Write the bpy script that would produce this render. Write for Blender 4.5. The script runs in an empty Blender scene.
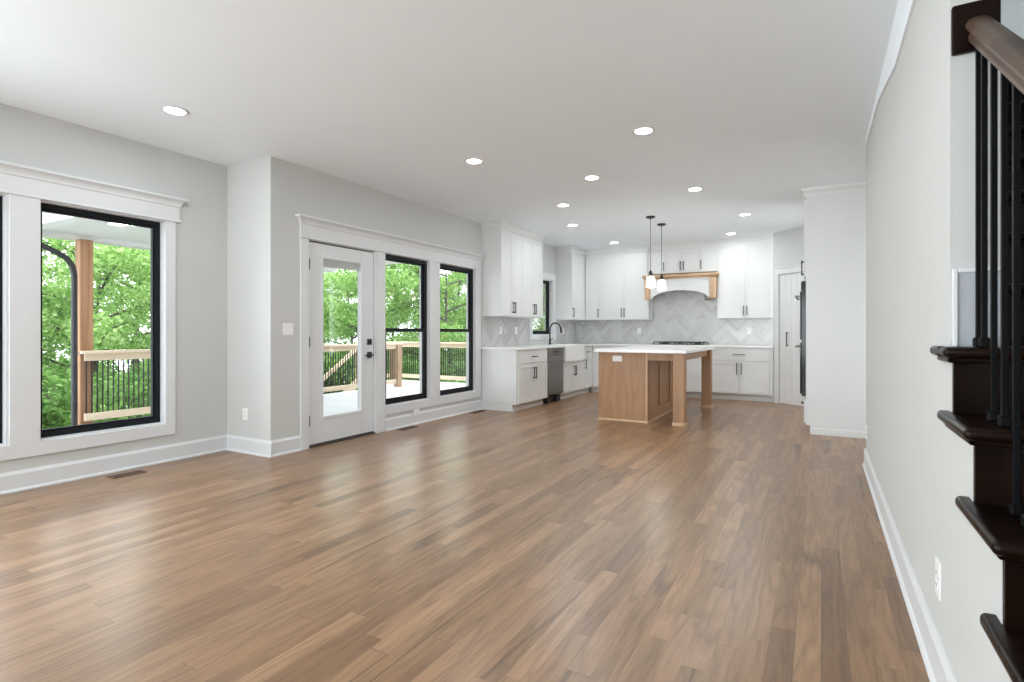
import bpy, bmesh, math, random
from mathutils import Vector, Matrix
import numpy as np

# ------------------------------------------------------------------ camera, world, exposure
scene = bpy.context.scene
col = scene.collection
PI = math.pi
CAM_H, YAW, FPX, HORIZON = 1.1364, 0.5148, 546.25, 332.3
cam_data = bpy.data.cameras.new('camera')
cam_data.sensor_fit = 'HORIZONTAL'
cam_data.sensor_width = 36.0
cam_data.lens = FPX * 36.0 / 1024.0
cam_data.shift_y = -(341.0 - HORIZON) / 1024.0
cam_data.clip_start = 0.02
cam = bpy.data.objects.new('camera', cam_data)
cam.location = (0, 0, CAM_H)
cam.rotation_euler = (PI / 2, 0, YAW)
col.objects.link(cam)
scene.camera = cam

scene.view_settings.view_transform = 'Standard'
scene.view_settings.look = 'None'
scene.view_settings.gamma = 1.0
scene.view_settings.use_curve_mapping = False
scene.view_settings.exposure = 0.64
try:
    scene.cycles.max_bounces = 14
    scene.cycles.diffuse_bounces = 8
    scene.cycles.glossy_bounces = 6
    scene.cycles.transparent_max_bounces = 16
    scene.cycles.caustics_reflective = False
    scene.cycles.caustics_refractive = False
    scene.cycles.sample_clamp_indirect = 6.0
except Exception:
    pass

SKY = 3.2            # overcast sky radiance
DOWNLIGHT = 5.0     # watts of each recessed lamp
REAR_FILL = 28.0      # added fill at each invented window behind the camera
LEFT_FILL = 46.0      # added fill at each invented left-hand window behind the camera
SIDE_FILL = 11.0      # added fill at the living room window just outside the view
HALL_FILL = 0.15      # added fill at an invented hall window on the right
NOOK_FILL = 3.0      # added fill at an invented window behind the tall oven cabinet
PENDANT = 7.0       # watts of each glass pendant over the island
world = bpy.data.worlds.new('overcast_sky')
scene.world = world
world.use_nodes = True
wn = world.node_tree
bg = wn.nodes['Background']
bg.inputs['Color'].default_value = (0.90, 0.955, 1.0, 1)
bg.inputs['Strength'].default_value = SKY

CEIL = 2.743
XW = -5.008     # living-room window wall
XD = -4.367     # patio / sink wall
XR = 0.335      # stair wall face
YJ = 3.25       # jog
YB = 10.38      # kitchen back wall
YREAR = -3.6

def area_light(name, loc, rot, sx, sy, power, color=(1, 1, 1), portal=False, shape='RECTANGLE', spread=None):
    l = bpy.data.lights.new(name, 'AREA')
    l.shape = shape
    l.size = sx
    if shape in ('RECTANGLE', 'ELLIPSE'):
        l.size_y = sy
    l.energy = power
    l.color = color
    if spread is not None:
        l.spread = spread
    o = bpy.data.objects.new(name, l)
    o.location = loc
    o.rotation_euler = rot
    col.objects.link(o)
    if portal:
        l.cycles.is_portal = True
    return o

# fill lamps added at invented windows behind the camera (light falls towards +Y)
for wx in (-4.0, -2.5, -1.0):
    area_light('added_fill', (wx, YREAR + 0.03, 1.30), (PI / 2 + 0.5, 0, 0), 1.1, 1.9, REAR_FILL, (0.86, 0.94, 1.0))
# fill lamps added at two invented windows further back on the left (light falls towards +X)
for wy in (-2.75, -1.15):
    area_light('added_fill', (XW + 0.04, wy, 1.30), (PI / 2 + 0.45, 0, -PI / 2), 1.2, 1.8, LEFT_FILL, (0.86, 0.94, 1.0))
area_light('added_fill', (1.40, 6.42, 1.25), (PI / 2 + 0.5, 0, PI / 2), 0.85, 1.8, HALL_FILL, (0.90, 0.96, 1.0))  # unseen fill lamp added in the hall
area_light('added_fill', (0.43, 8.22, 1.45), (PI / 2 + 0.15, 0, PI / 2), 0.62, 1.6, NOOK_FILL, (0.90, 0.96, 1.0))  # unseen fill lamp added behind the oven cabinet to brighten the kitchen
area_light('added_fill', (XW + 0.04, 0.30, 1.25), (PI / 2 + 0.12, 0, -PI / 2), 0.75, 1.7, SIDE_FILL, (0.86, 0.94, 1.0))  # unseen fill lamp added beside the view to lift the ceiling
# portals: sky light through the panes
for (y0, y1) in ((-0.07, 0.81), (0.76, 1.64), (1.788, 2.665)):
    area_light('sky_portal', (XW - 0.2, (y0 + y1) / 2, 1.22), (PI / 2, 0, -PI / 2), y1 - y0, 1.75, 1, portal=True)
for (y0, y1) in ((3.86, 4.37), (4.79, 5.55), (5.83, 6.59)):
    area_light('sky_portal', (XD - 0.2, (y0 + y1) / 2, 1.17), (PI / 2, 0, -PI / 2), y1 - y0, 1.72, 1, portal=True)
area_light('sky_portal', (XD - 0.2, 8.82, 1.6), (PI / 2, 0, -PI / 2), 0.78, 1.0, 1, portal=True)

# ------------------------------------------------------------------ materials
def new_mat(name):
    m = bpy.data.materials.new(name)
    m.use_nodes = True
    nt = m.node_tree
    b = nt.nodes['Principled BSDF']
    return m, nt, b

def N(nt, t, **kw):
    n = nt.nodes.new(t)
    for k, v in kw.items():
        setattr(n, k, v)
    return n

def math_n(nt, op, a, b=None, c=None):
    n = nt.nodes.new('ShaderNodeMath')
    n.operation = op
    for i, v in enumerate((a, b, c)):
        if v is None:
            continue
        if isinstance(v, (int, float)):
            n.inputs[i].default_value = v
        else:
            nt.links.new(v, n.inputs[i])
    return n.outputs[0]

def ramp(nt, fac, stops):
    r = nt.nodes.new('ShaderNodeValToRGB')
    el = r.color_ramp.elements
    while len(el) > 1:
        el.remove(el[-1])
    el[0].position, el[0].color = stops[0][0], (*stops[0][1], 1)
    for p, c in stops[1:]:
        e = el.new(p)
        e.color = (*c, 1)
    nt.links.new(fac, r.inputs[0])
    return r.outputs[0]

def plain(name, color, rough=0.5, metal=0.0, noise=0.03, scale=6.0, bump=0.0, bscale=150.0, spec=0.5, coat=0.0):
    m, nt, b = new_mat(name)
    tc = N(nt, 'ShaderNodeTexCoord')
    nz = N(nt, 'ShaderNodeTexNoise')
    nz.inputs['Scale'].default_value = scale
    nz.inputs['Detail'].default_value = 3
    nt.links.new(tc.outputs['Object'], nz.inputs['Vector'])
    lo = tuple(max(0, c * (1 - noise)) for c in color)
    hi = tuple(min(1, c * (1 + noise)) for c in color)
    cr = ramp(nt, nz.outputs['Fac'], [(0.3, lo), (0.7, hi)])
    nt.links.new(cr, b.inputs['Base Color'])
    b.inputs['Roughness'].default_value = rough
    b.inputs['Metallic'].default_value = metal
    b.inputs['Specular IOR Level'].default_value = spec
    b.inputs['Coat Weight'].default_value = coat
    if bump:
        n2 = N(nt, 'ShaderNodeTexNoise')
        n2.inputs['Scale'].default_value = bscale
        nt.links.new(tc.outputs['Object'], n2.inputs['Vector'])
        bp = N(nt, 'ShaderNodeBump')
        bp.inputs['Strength'].default_value = bump
        bp.inputs['Distance'].default_value = 0.002
        nt.links.new(n2.outputs['Fac'], bp.inputs['Height'])
        nt.links.new(bp.outputs['Normal'], b.inputs['Normal'])
    return m

def wood(name, c_dark, c_light, rough=0.4, axis=2, ring=9.0, spec=0.5, fine=0.45, coat=0.0):
    m, nt, b = new_mat(name)
    tc = N(nt, 'ShaderNodeTexCoord')
    mp = N(nt, 'ShaderNodeMapping')
    sc = [1.0, 1.0, 1.0]
    sc[axis] = 0.10
    mp.inputs['Scale'].default_value = sc
    nt.links.new(tc.outputs['Object'], mp.inputs['Vector'])
    n1 = N(nt, 'ShaderNodeTexNoise')
    n1.inputs['Scale'].default_value = 3.2
    n1.inputs['Detail'].default_value = 2
    nt.links.new(mp.outputs[0], n1.inputs['Vector'])
    rings = math_n(nt, 'FRACT', math_n(nt, 'MULTIPLY', n1.outputs['Fac'], ring))
    rings = math_n(nt, 'PINGPONG', math_n(nt, 'MULTIPLY', rings, 2.0), 1.0)
    n2 = N(nt, 'ShaderNodeTexNoise')
    n2.inputs['Scale'].default_value = 55
    n2.inputs['Detail'].default_value = 4
    nt.links.new(mp.outputs[0], n2.inputs['Vector'])
    mix = math_n(nt, 'ADD', math_n(nt, 'MULTIPLY', rings, 1 - fine), math_n(nt, 'MULTIPLY', n2.outputs['Fac'], fine))
    mid = tuple((a * 0.45 + c * 0.55) for a, c in zip(c_dark, c_light))
    cr = ramp(nt, mix, [(0.12, c_dark), (0.42, mid), (0.85, c_light)])
    nt.links.new(cr, b.inputs['Base Color'])
    b.inputs['Roughness'].default_value = rough
    b.inputs['Specular IOR Level'].default_value = spec
    b.inputs['Coat Weight'].default_value = coat
    return m

def floor_material():
    m, nt, b = new_mat('oak_strip_floor')
    tc = N(nt, 'ShaderNodeTexCoord')
    sep = N(nt, 'ShaderNodeSeparateXYZ')
    nt.links.new(tc.outputs['Object'], sep.inputs[0])
    X, Y = sep.outputs[0], sep.outputs[1]
    W = 0.083
    rowf = math_n(nt, 'DIVIDE', X, W)
    row = math_n(nt, 'FLOOR', rowf)
    rfr = math_n(nt, 'FRACT', rowf)
    wn1 = N(nt, 'ShaderNodeTexWhiteNoise', noise_dimensions='1D')
    nt.links.new(row, wn1.inputs['W'])
    wn2 = N(nt, 'ShaderNodeTexWhiteNoise', noise_dimensions='1D')
    nt.links.new(math_n(nt, 'ADD', row, 37.3), wn2.inputs['W'])
    ln = math_n(nt, 'MULTIPLY_ADD', wn2.outputs['Value'], 0.95, 0.70)
    yo = math_n(nt, 'MULTIPLY_ADD', wn1.outputs['Value'], 7.0, Y)
    # bend the joints so that lengths vary inside a row
    yw = math_n(nt, 'MULTIPLY', math_n(nt, 'SINE', math_n(nt, 'MULTIPLY', yo, 2.1)), 0.22)
    pf = math_n(nt, 'DIVIDE', math_n(nt, 'ADD', yo, yw), ln)
    pl = math_n(nt, 'FLOOR', pf)
    pfr = math_n(nt, 'FRACT', pf)
    cmb = N(nt, 'ShaderNodeCombineXYZ')
    nt.links.new(row, cmb.inputs[0]); nt.links.new(pl, cmb.inputs[1])
    rnd = N(nt, 'ShaderNodeTexWhiteNoise', noise_dimensions='2D')
    nt.links.new(cmb.outputs[0], rnd.inputs['Vector'])
    R = rnd.outputs['Value']
    # grain, shifted for every board
    gx = math_n(nt, 'MULTIPLY_ADD', R, 31.0, X)
    gy = math_n(nt, 'MULTIPLY_ADD', R, 17.0, math_n(nt, 'MULTIPLY', Y, 0.09))
    gv = N(nt, 'ShaderNodeCombineXYZ')
    nt.links.new(gx, gv.inputs[0]); nt.links.new(gy, gv.inputs[1])
    n1 = N(nt, 'ShaderNodeTexNoise'); n1.inputs['Scale'].default_value = 9; n1.inputs['Detail'].default_value = 2
    nt.links.new(gv.outputs[0], n1.inputs['Vector'])
    rings = math_n(nt, 'POWER', math_n(nt, 'PINGPONG', math_n(nt, 'MULTIPLY', n1.outputs['Fac'], 13.0), 1.0), 0.6)
    n2 = N(nt, 'ShaderNodeTexNoise'); n2.inputs['Scale'].default_value = 90; n2.inputs['Detail'].default_value = 5
    nt.links.new(gv.outputs[0], n2.inputs['Vector'])
    n3 = N(nt, 'ShaderNodeTexNoise'); n3.inputs['Scale'].default_value = 5; n3.inputs['Detail'].default_value = 3
    nt.links.new(gv.outputs[0], n3.inputs['Vector'])
    base = ramp(nt, R, [(0.0, (0.184, 0.102, 0.050)), (0.10, (0.227, 0.126, 0.063)), (0.5, (0.267, 0.152, 0.077)),
                        (0.85, (0.310, 0.177, 0.095)), (1.0, (0.353, 0.207, 0.111))])
    g = math_n(nt, 'ADD', math_n(nt, 'MULTIPLY', rings, 0.36), math_n(nt, 'MULTIPLY', n2.outputs['Fac'], 0.66))
    g = math_n(nt, 'ADD', g, math_n(nt, 'MULTIPLY', n3.outputs['Fac'], 0.26))
    g = math_n(nt, 'ADD', g, 0.31)
    # occasional long dark mineral streaks in some boards
    n4 = N(nt, 'ShaderNodeTexNoise'); n4.inputs['Scale'].default_value = 5; n4.inputs['Detail'].default_value = 1
    gv2 = N(nt, 'ShaderNodeCombineXYZ'); nt.links.new(gx, gv2.inputs[0]); nt.links.new(math_n(nt, 'MULTIPLY', gy, 0.6), gv2.inputs[1])
    nt.links.new(gv2.outputs[0], n4.inputs['Vector'])
    st = N(nt, 'ShaderNodeMapRange'); st.inputs['From Min'].default_value = 0.004; st.inputs['From Max'].default_value = 0.022
    st.inputs['To Min'].default_value = 0.55; st.inputs['To Max'].default_value = 1.0
    nt.links.new(math_n(nt, 'ABSOLUTE', math_n(nt, 'SUBTRACT', n4.outputs['Fac'], 0.5)), st.inputs['Value'])
    pick = N(nt, 'ShaderNodeTexWhiteNoise', noise_dimensions='1D')
    nt.links.new(math_n(nt, 'MULTIPLY', R, 913.0), pick.inputs['W'])
    sel = math_n(nt, 'GREATER_THAN', pick.outputs['Value'], 0.80)
    stv = math_n(nt, 'ADD', math_n(nt, 'MULTIPLY', sel, math_n(nt, 'SUBTRACT', st.outputs[0], 1.0)), 1.0)
    g = math_n(nt, 'MULTIPLY', g, stv)
    # seams
    e1 = math_n(nt, 'LESS_THAN', math_n(nt, 'MINIMUM', rfr, math_n(nt, 'SUBTRACT', 1.0, rfr)), 0.010)
    e2 = math_n(nt, 'LESS_THAN', math_n(nt, 'MINIMUM', pfr, math_n(nt, 'SUBTRACT', 1.0, pfr)), 0.0012)
    seam = math_n(nt, 'MAXIMUM', e1, e2)
    g = math_n(nt, 'MULTIPLY', g, math_n(nt, 'MULTIPLY_ADD', seam, -0.35, 1.0))
    sc = N(nt, 'ShaderNodeVectorMath', operation='SCALE')
    nt.links.new(base, sc.inputs[0]); nt.links.new(g, sc.inputs['Scale'])
    nt.links.new(sc.outputs[0], b.inputs['Base Color'])
    b.inputs['Roughness'].default_value = 0.32
    b.inputs['Specular IOR Level'].default_value = 0.62
    b.inputs['Coat Weight'].default_value = 0.05
    b.inputs['Coat Roughness'].default_value = 0.22
    bp = N(nt, 'ShaderNodeBump'); bp.inputs['Strength'].default_value = 0.10; bp.inputs['Distance'].default_value = 0.001
    nt.links.new(g, bp.inputs['Height']); nt.links.new(bp.outputs['Normal'], b.inputs['Normal'])
    return m

def glass_material(name='window_glass', refl=0.06):
    m = bpy.data.materials.new(name); m.use_nodes = True
    nt = m.node_tree
    for n in list(nt.nodes):
        if n.type != 'OUTPUT_MATERIAL':
            nt.nodes.remove(n)
    out = [n for n in nt.nodes if n.type == 'OUTPUT_MATERIAL'][0]
    t = N(nt, 'ShaderNodeBsdfTransparent'); t.inputs[0].default_value = (0.975, 0.98, 0.985, 1)
    g = N(nt, 'ShaderNodeBsdfGlossy'); g.inputs['Roughness'].default_value = 0.02
    lw = N(nt, 'ShaderNodeLayerWeight'); lw.inputs['Blend'].default_value = 0.12
    fac = math_n(nt, 'MULTIPLY_ADD', lw.outputs['Fresnel'], 0.5, refl * 0.3)
    mx = N(nt, 'ShaderNodeMixShader')
    nt.links.new(fac, mx.inputs[0]); nt.links.new(t.outputs[0], mx.inputs[1]); nt.links.new(g.outputs[0], mx.inputs[2])
    nt.links.new(mx.outputs[0], out.inputs['Surface'])
    return m

def emit_material(name, color, strength):
    m, nt, b = new_mat(name)
    b.inputs['Base Color'].default_value = (*color, 1)
    b.inputs['Emission Color'].default_value = (*color, 1)
    b.inputs['Emission Strength'].default_value = strength
    return m

def tile_material():
    m, nt, b = new_mat('marble_herringbone_tile')
    g = N(nt, 'ShaderNodeNewGeometry')
    tc = N(nt, 'ShaderNodeTexCoord')
    nz = N(nt, 'ShaderNodeTexNoise'); nz.inputs['Scale'].default_value = 14; nz.inputs['Detail'].default_value = 6
    nt.links.new(tc.outputs['Object'], nz.inputs['Vector'])
    v = math_n(nt, 'ADD', math_n(nt, 'MULTIPLY', g.outputs['Random Per Island'], 0.7), math_n(nt, 'MULTIPLY', nz.outputs['Fac'], 0.3))
    cr = ramp(nt, v, [(0.05, (0.47, 0.465, 0.455)), (0.4, (0.54, 0.54, 0.535)), (0.75, (0.60, 0.60, 0.60)), (0.95, (0.66, 0.66, 0.66))])
    nt.links.new(cr, b.inputs['Base Color'])
    b.inputs['Roughness'].default_value = 0.25
    return m

def leaf_material(name, stops):
    m, nt, b = new_mat(name)
    g = N(nt, 'ShaderNodeNewGeometry')
    oi = N(nt, 'ShaderNodeObjectInfo')
    v = math_n(nt, 'ADD', math_n(nt, 'MULTIPLY', g.outputs['Random Per Island'], 0.8), math_n(nt, 'MULTIPLY', oi.outputs['Random'], 0.2))
    cr = ramp(nt, v, stops)
    nt.nodes.remove(b)
    d = N(nt, 'ShaderNodeBsdfDiffuse'); t = N(nt, 'ShaderNodeBsdfTranslucent')
    nt.links.new(cr, d.inputs[0]); nt.links.new(cr, t.inputs[0])
    mx = N(nt, 'ShaderNodeMixShader'); mx.inputs[0].default_value = 0.45
    nt.links.new(d.outputs[0], mx.inputs[1]); nt.links.new(t.outputs[0], mx.inputs[2])
    out = [n for n in nt.nodes if n.type == 'OUTPUT_MATERIAL'][0]
    nt.links.new(mx.outputs[0], out.inputs['Surface'])
    return m

M = {}
M['wall'] = plain('greige_wall_paint', (0.595, 0.602, 0.588), 0.85, noise=0.012, scale=2, bump=0.08, bscale=220, spec=0.25)
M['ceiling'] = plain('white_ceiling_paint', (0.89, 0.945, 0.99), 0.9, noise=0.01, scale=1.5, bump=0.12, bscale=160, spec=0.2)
M['trim'] = plain('white_trim_paint', (0.70, 0.712, 0.722), 0.42, noise=0.01, scale=4)
M['cab'] = plain('white_cabinet_paint', (0.74, 0.75, 0.745), 0.32, noise=0.01, scale=4)
M['black'] = plain('matte_black_metal', (0.012, 0.012, 0.014), 0.38, noise=0.15)
M['iron'] = plain('black_wrought_iron', (0.004, 0.004, 0.0045), 0.45, noise=0.15, spec=0.08)
M['frame'] = plain('black_window_frame', (0.009, 0.011, 0.014), 0.5, noise=0.1, spec=0.2)
M['screen'] = plain('grey_sash_edge', (0.20, 0.23, 0.26), 0.5, noise=0.05)
M['bronze'] = plain('dark_bronze_metal', (0.10, 0.09, 0.08), 0.35, metal=0.8, noise=0.1)
M['steel'] = plain('brushed_dark_stainless', (0.23, 0.22, 0.21), 0.38, metal=0.75, noise=0.06, scale=20)
M['quartz'] = plain('white_quartz', (0.86, 0.86, 0.85), 0.16, noise=0.02, scale=12)
M['ceramic'] = plain('white_fireclay', (0.88, 0.88, 0.88), 0.10, noise=0.005)
M['plate'] = plain('white_plastic_plate', (0.85, 0.85, 0.84), 0.35, noise=0.01)
M['skirt'] = plain('shaded_skirt_paint', (0.42, 0.44, 0.47), 0.5, noise=0.01)  # shade on the white panel is put into this cool grey
M['slot'] = plain('shadow_dark_slot', (0.05, 0.05, 0.05), 0.6, noise=0.1)
M['oak'] = wood('golden_oak', (0.31, 0.165, 0.080), (0.43, 0.245, 0.128), 0.45, axis=2, ring=9, fine=0.6)
M['oak_pale'] = wood('pale_oak', (0.46, 0.28, 0.15), (0.66, 0.45, 0.28), 0.45, axis=2, ring=6)
M['oak_pale_h'] = wood('pale_oak_lengthwise', (0.46, 0.28, 0.15), (0.66, 0.45, 0.28), 0.45, axis=0, ring=6)
M['walnut'] = wood('dark_stained_tread', (0.003, 0.0013, 0.0008), (0.010, 0.0045, 0.0026), 0.28, axis=0, ring=5, spec=0.14)
M['walnut_rail'] = wood('dark_stained_handrail', (0.035, 0.020, 0.013), (0.105, 0.062, 0.040), 0.36, axis=1, ring=5, spec=0.3)
M['register'] = plain('brown_wood_register', (0.11, 0.06, 0.035), 0.45, noise=0.1)
M['cedar'] = wood('cedar_post', (0.30, 0.14, 0.07), (0.50, 0.27, 0.14), 0.7, axis=2, ring=6)
M['pine_y'] = wood('new_pine_along_y', (0.55, 0.42, 0.29), (0.78, 0.64, 0.47), 0.75, axis=1, ring=5)
M['pine_x'] = wood('new_pine_along_x', (0.55, 0.42, 0.29), (0.78, 0.64, 0.47), 0.75, axis=0, ring=5)
M['pine_z'] = wood('shaded_pine_upright', (0.30, 0.19, 0.115), (0.46, 0.32, 0.21), 0.75, axis=2, ring=5)  # browner than the other pine: shade on the posts is in the colour
M['deck'] = plain('pale_grey_deck_boards', (0.56, 0.57, 0.58), 0.6, noise=0.08, scale=5)
M['soffit'] = plain('white_porch_ceiling', (0.86, 0.86, 0.85), 0.7, noise=0.01)
M['siding'] = plain('white_siding', (0.75, 0.76, 0.77), 0.7, noise=0.02)
M['grass'] = plain('forest_floor_green', (0.07, 0.12, 0.035), 0.95, noise=0.5, scale=1.2, bump=0.5, bscale=8)
M['bark'] = plain('grey_brown_bark', (0.10, 0.085, 0.07), 0.9, noise=0.4, scale=10, bump=0.6, bscale=20)
M['leaf'] = leaf_material('spring_leaves', [(0.0, (0.10, 0.22, 0.05)), (0.35, (0.24, 0.42, 0.115)), (0.75, (0.40, 0.57, 0.21)), (1.0, (0.58, 0.71, 0.36))])
M['leaf_dark'] = leaf_material('undergrowth_leaves', [(0.0, (0.10, 0.22, 0.05)), (0.5, (0.22, 0.40, 0.11)), (1.0, (0.40, 0.58, 0.22))])
M['glass'] = glass_material()
M['tile'] = tile_material()
M['grout'] = plain('pale_grout', (0.66, 0.66, 0.65), 0.8, noise=0.02)
M['lamp'] = emit_material('downlight_lens', (1.0, 0.97, 0.92), 14.0)
M['bulb'] = emit_material('filament_bulb', (1.0, 0.86, 0.66), 5.0)
M['porch_lamp'] = emit_material('porch_lamp_lens', (1.0, 0.97, 0.92), 6.0)
M['floor'] = floor_material()
M['oven'] = plain('black_oven_glass', (0.01, 0.01, 0.011), 0.12, noise=0.05)
M['soil_grey'] = plain('grey_shingle', (0.16, 0.16, 0.17), 0.9, noise=0.3, scale=25)

def shade_glass():
    m = glass_material('seeded_shade_glass', 0.25)
    nt = m.node_tree
    out = [n for n in nt.nodes if n.type == 'OUTPUT_MATERIAL'][0]
    src = out.inputs['Surface'].links[0].from_socket
    t = N(nt, 'ShaderNodeBsdfTranslucent'); t.inputs[0].default_value = (0.95, 0.93, 0.88, 1)
    mx = N(nt, 'ShaderNodeMixShader'); mx.inputs[0].default_value = 0.38
    nt.links.new(src, mx.inputs[1]); nt.links.new(t.outputs[0], mx.inputs[2])
    nt.links.new(mx.outputs[0], out.inputs['Surface'])
    return m
M['shade'] = shade_glass()

# ------------------------------------------------------------------ mesh helpers
class MB:
    def __init__(self):
        self.bm = bmesh.new()
    def box(self, x0, x1, y0, y1, z0, z1, bevel=0.0, seg=1):
        tmp = bmesh.new()
        r = bmesh.ops.create_cube(tmp, size=1.0)
        for v in tmp.verts:
            v.co = Vector(((x0 + x1) / 2 + v.co.x * abs(x1 - x0), (y0 + y1) / 2 + v.co.y * abs(y1 - y0), (z0 + z1) / 2 + v.co.z * abs(z1 - z0)))
        if bevel > 0:
            bmesh.ops.bevel(tmp, geom=list(tmp.edges), offset=bevel, segments=seg, affect='EDGES', profile=0.5)
        self._merge(tmp)
        return self
    def _merge(self, tmp, mat=None):
        if mat is not None:
            for v in tmp.verts:
                v.co = mat @ v.co
        me = bpy.data.meshes.new('tmp')
        tmp.to_mesh(me); tmp.free()
        self.bm.from_mesh(me)
        bpy.data.meshes.remove(me)
    def poly(self, pts):
        vs = [self.bm.verts.new(p) for p in pts]
        return self.bm.faces.new(vs)
    def prism(self, pts, axis, a0, a1):
        """extrude a 2-D outline along axis: 'x' -> pts are (y,z); 'y' -> (x,z); 'z' -> (x,y)"""
        def P(p, a):
            return {'x': (a, p[0], p[1]), 'y': (p[0], a, p[1]), 'z': (p[0], p[1], a)}[axis]
        A = [self.bm.verts.new(P(p, a0)) for p in pts]
        B = [self.bm.verts.new(P(p, a1)) for p in pts]
        n = len(pts)
        self.bm.faces.new(A); self.bm.faces.new(B[::-1])
        for i in range(n):
            j = (i + 1) % n
            self.bm.faces.new((A[j], A[i], B[i], B[j]))
        return self
    def tube(self, pts, r, seg=10, cap=True):
        pts = [Vector(p) for p in pts]
        rs = r if isinstance(r, (list, tuple)) else [r] * len(pts)
        rings = []
        up = None
        for i, p in enumerate(pts):
            if i == 0: t = pts[1] - p
            elif i == len(pts) - 1: t = p - pts[i - 1]
            else: t = (pts[i + 1] - p).normalized() + (p - pts[i - 1]).normalized()
            t.normalize()
            if up is None:
                up = Vector((0, 0, 1)) if abs(t.z) < 0.9 else Vector((1, 0, 0))
            a = t.cross(up).normalized(); b = a.cross(t).normalized(); up = b
            rings.append([self.bm.verts.new(p + (a * math.cos(2 * PI * k / seg) + b * math.sin(2 * PI * k / seg)) * rs[i]) for k in range(seg)])
        for i in range(len(rings) - 1):
            for k in range(seg):
                self.bm.faces.new((rings[i][k], rings[i][(k + 1) % seg], rings[i + 1][(k + 1) % seg], rings[i + 1][k]))
        if cap:
            self.bm.faces.new(rings[0][::-1]); self.bm.faces.new(rings[-1])
        return self
    def lathe(self, prof, c=(0, 0, 0), seg=24, cap0=True, cap1=True):
        rings = []
        for r, z in prof:
            rings.append([self.bm.verts.new((c[0] + r * math.cos(2 * PI * k / seg), c[1] + r * math.sin(2 * PI * k / seg), c[2] + z)) for k in range(seg)])
        for i in range(len(rings) - 1):
            for k in range(seg):
                self.bm.faces.new((rings[i][k], rings[i][(k + 1) % seg], rings[i + 1][(k + 1) % seg], rings[i + 1][k]))
        if cap0: self.bm.faces.new(rings[0][::-1])
        if cap1: self.bm.faces.new(rings[-1])
        return self
    def build(self, name, mat, parent=None, smooth=False, loc=None, rot=None):
        bmesh.ops.recalc_face_normals(self.bm, faces=list(self.bm.faces))
        me = bpy.data.meshes.new(name)
        self.bm.to_mesh(me); self.bm.free()
        me.materials.append(mat)
        if smooth:
            me.polygons.foreach_set('use_smooth', [True] * len(me.polygons))
            try: me.set_sharp_from_angle(angle=math.radians(40))
            except Exception: pass
        o = bpy.data.objects.new(name, me)
        col.objects.link(o)
        if parent is not None: o.parent = parent
        if loc is not None: o.location = loc
        if rot is not None: o.rotation_euler = rot
        return o

def box(name, mat, parent, x0, x1, y0, y1, z0, z1, bevel=0.002):
    return MB().box(x0, x1, y0, y1, z0, z1, bevel).build(name, mat, parent)

def thing(name, label, cat, loc=(0, 0, 0), rz=0.0, group=None, kind=None):
    o = bpy.data.objects.new(name, None)
    o.empty_display_size = 0.1
    col.objects.link(o)
    o.location = loc; o.rotation_euler = (0, 0, rz)
    return tag(o, label, cat, group, kind)

def tag(o, label, cat, group=None, kind=None):
    o['label'] = label; o['category'] = cat
    if group: o['group'] = group
    if kind: o['kind'] = kind
    return o

def copy_tree(o, parent=None):
    c = o.copy(); col.objects.link(c)
    if parent is not None: c.parent = parent
    for ch in list(o.children):
        copy_tree(ch, c)
    return c

def struct(o, label, cat):
    return tag(o, label, cat, kind='structure')

def wall_cells(mb, axis, face, back, a0, a1, z0, z1, openings):
    """wall slab between planes face/back, along axis ('y' or 'x'), with rectangular openings; only outer faces are made"""
    As = sorted({a0, a1, *[v for o in openings for v in o[:2]]})
    Zs = sorted({z0, z1, *[v for o in openings for v in o[2:]]})
    solid = {}
    for i in range(len(As) - 1):
        for j in range(len(Zs) - 1):
            ca, cz = (As[i] + As[i + 1]) / 2, (Zs[j] + Zs[j + 1]) / 2
            solid[i, j] = not any(o[0] < ca < o[1] and o[2] < cz < o[3] for o in openings)
    def P(d, a, z):
        return (d, a, z) if axis == 'y' else (a, d, z)
    for (i, j), s in solid.items():
        if not s: continue
        A0, A1, Z0, Z1 = As[i], As[i + 1], Zs[j], Zs[j + 1]
        for d in (face, back):
            mb.poly([P(d, A0, Z0), P(d, A1, Z0), P(d, A1, Z1), P(d, A0, Z1)])
        for di, dj, e in ((-1, 0, 'l'), (1, 0, 'r'), (0, -1, 'b'), (0, 1, 't')):
            if not solid.get((i + di, j + dj), False):
                q = {'l': [(face, A0, Z0), (back, A0, Z0), (back, A0, Z1), (face, A0, Z1)],
                     'r': [(face, A1, Z0), (back, A1, Z0), (back, A1, Z1), (face, A1, Z1)],
                     'b': [(face, A0, Z0), (back, A0, Z0), (back, A1, Z0), (face, A1, Z0)],
                     't': [(face, A0, Z1), (back, A0, Z1), (back, A1, Z1), (face, A1, Z1)]}[e]
                mb.poly([P(*p) for p in q])
    bmesh.ops.remove_doubles(mb.bm, verts=list(mb.bm.verts), dist=1e-5)
    return mb

# ------------------------------------------------------------------ room shell
struct(MB().box(-5.3, 3.0, YREAR - 0.15, 10.6, -0.12, 0.0).build('floor', M['floor']), 'brown oak strip floor running the length of the room', 'floor')

cm = MB()
cm.box(-5.2, 0.45, YREAR - 0.1, 10.55, CEIL, CEIL + 0.12)
cm.box(0.45, 3.0, YREAR - 0.1, 0.6, CEIL, CEIL + 0.12)
cm.box(0.45, 3.0, 5.0, 10.55, CEIL, CEIL + 0.12)
struct(cm.build('ceiling', M['ceiling']), 'flat white painted ceiling with recessed lights', 'ceiling')

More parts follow.
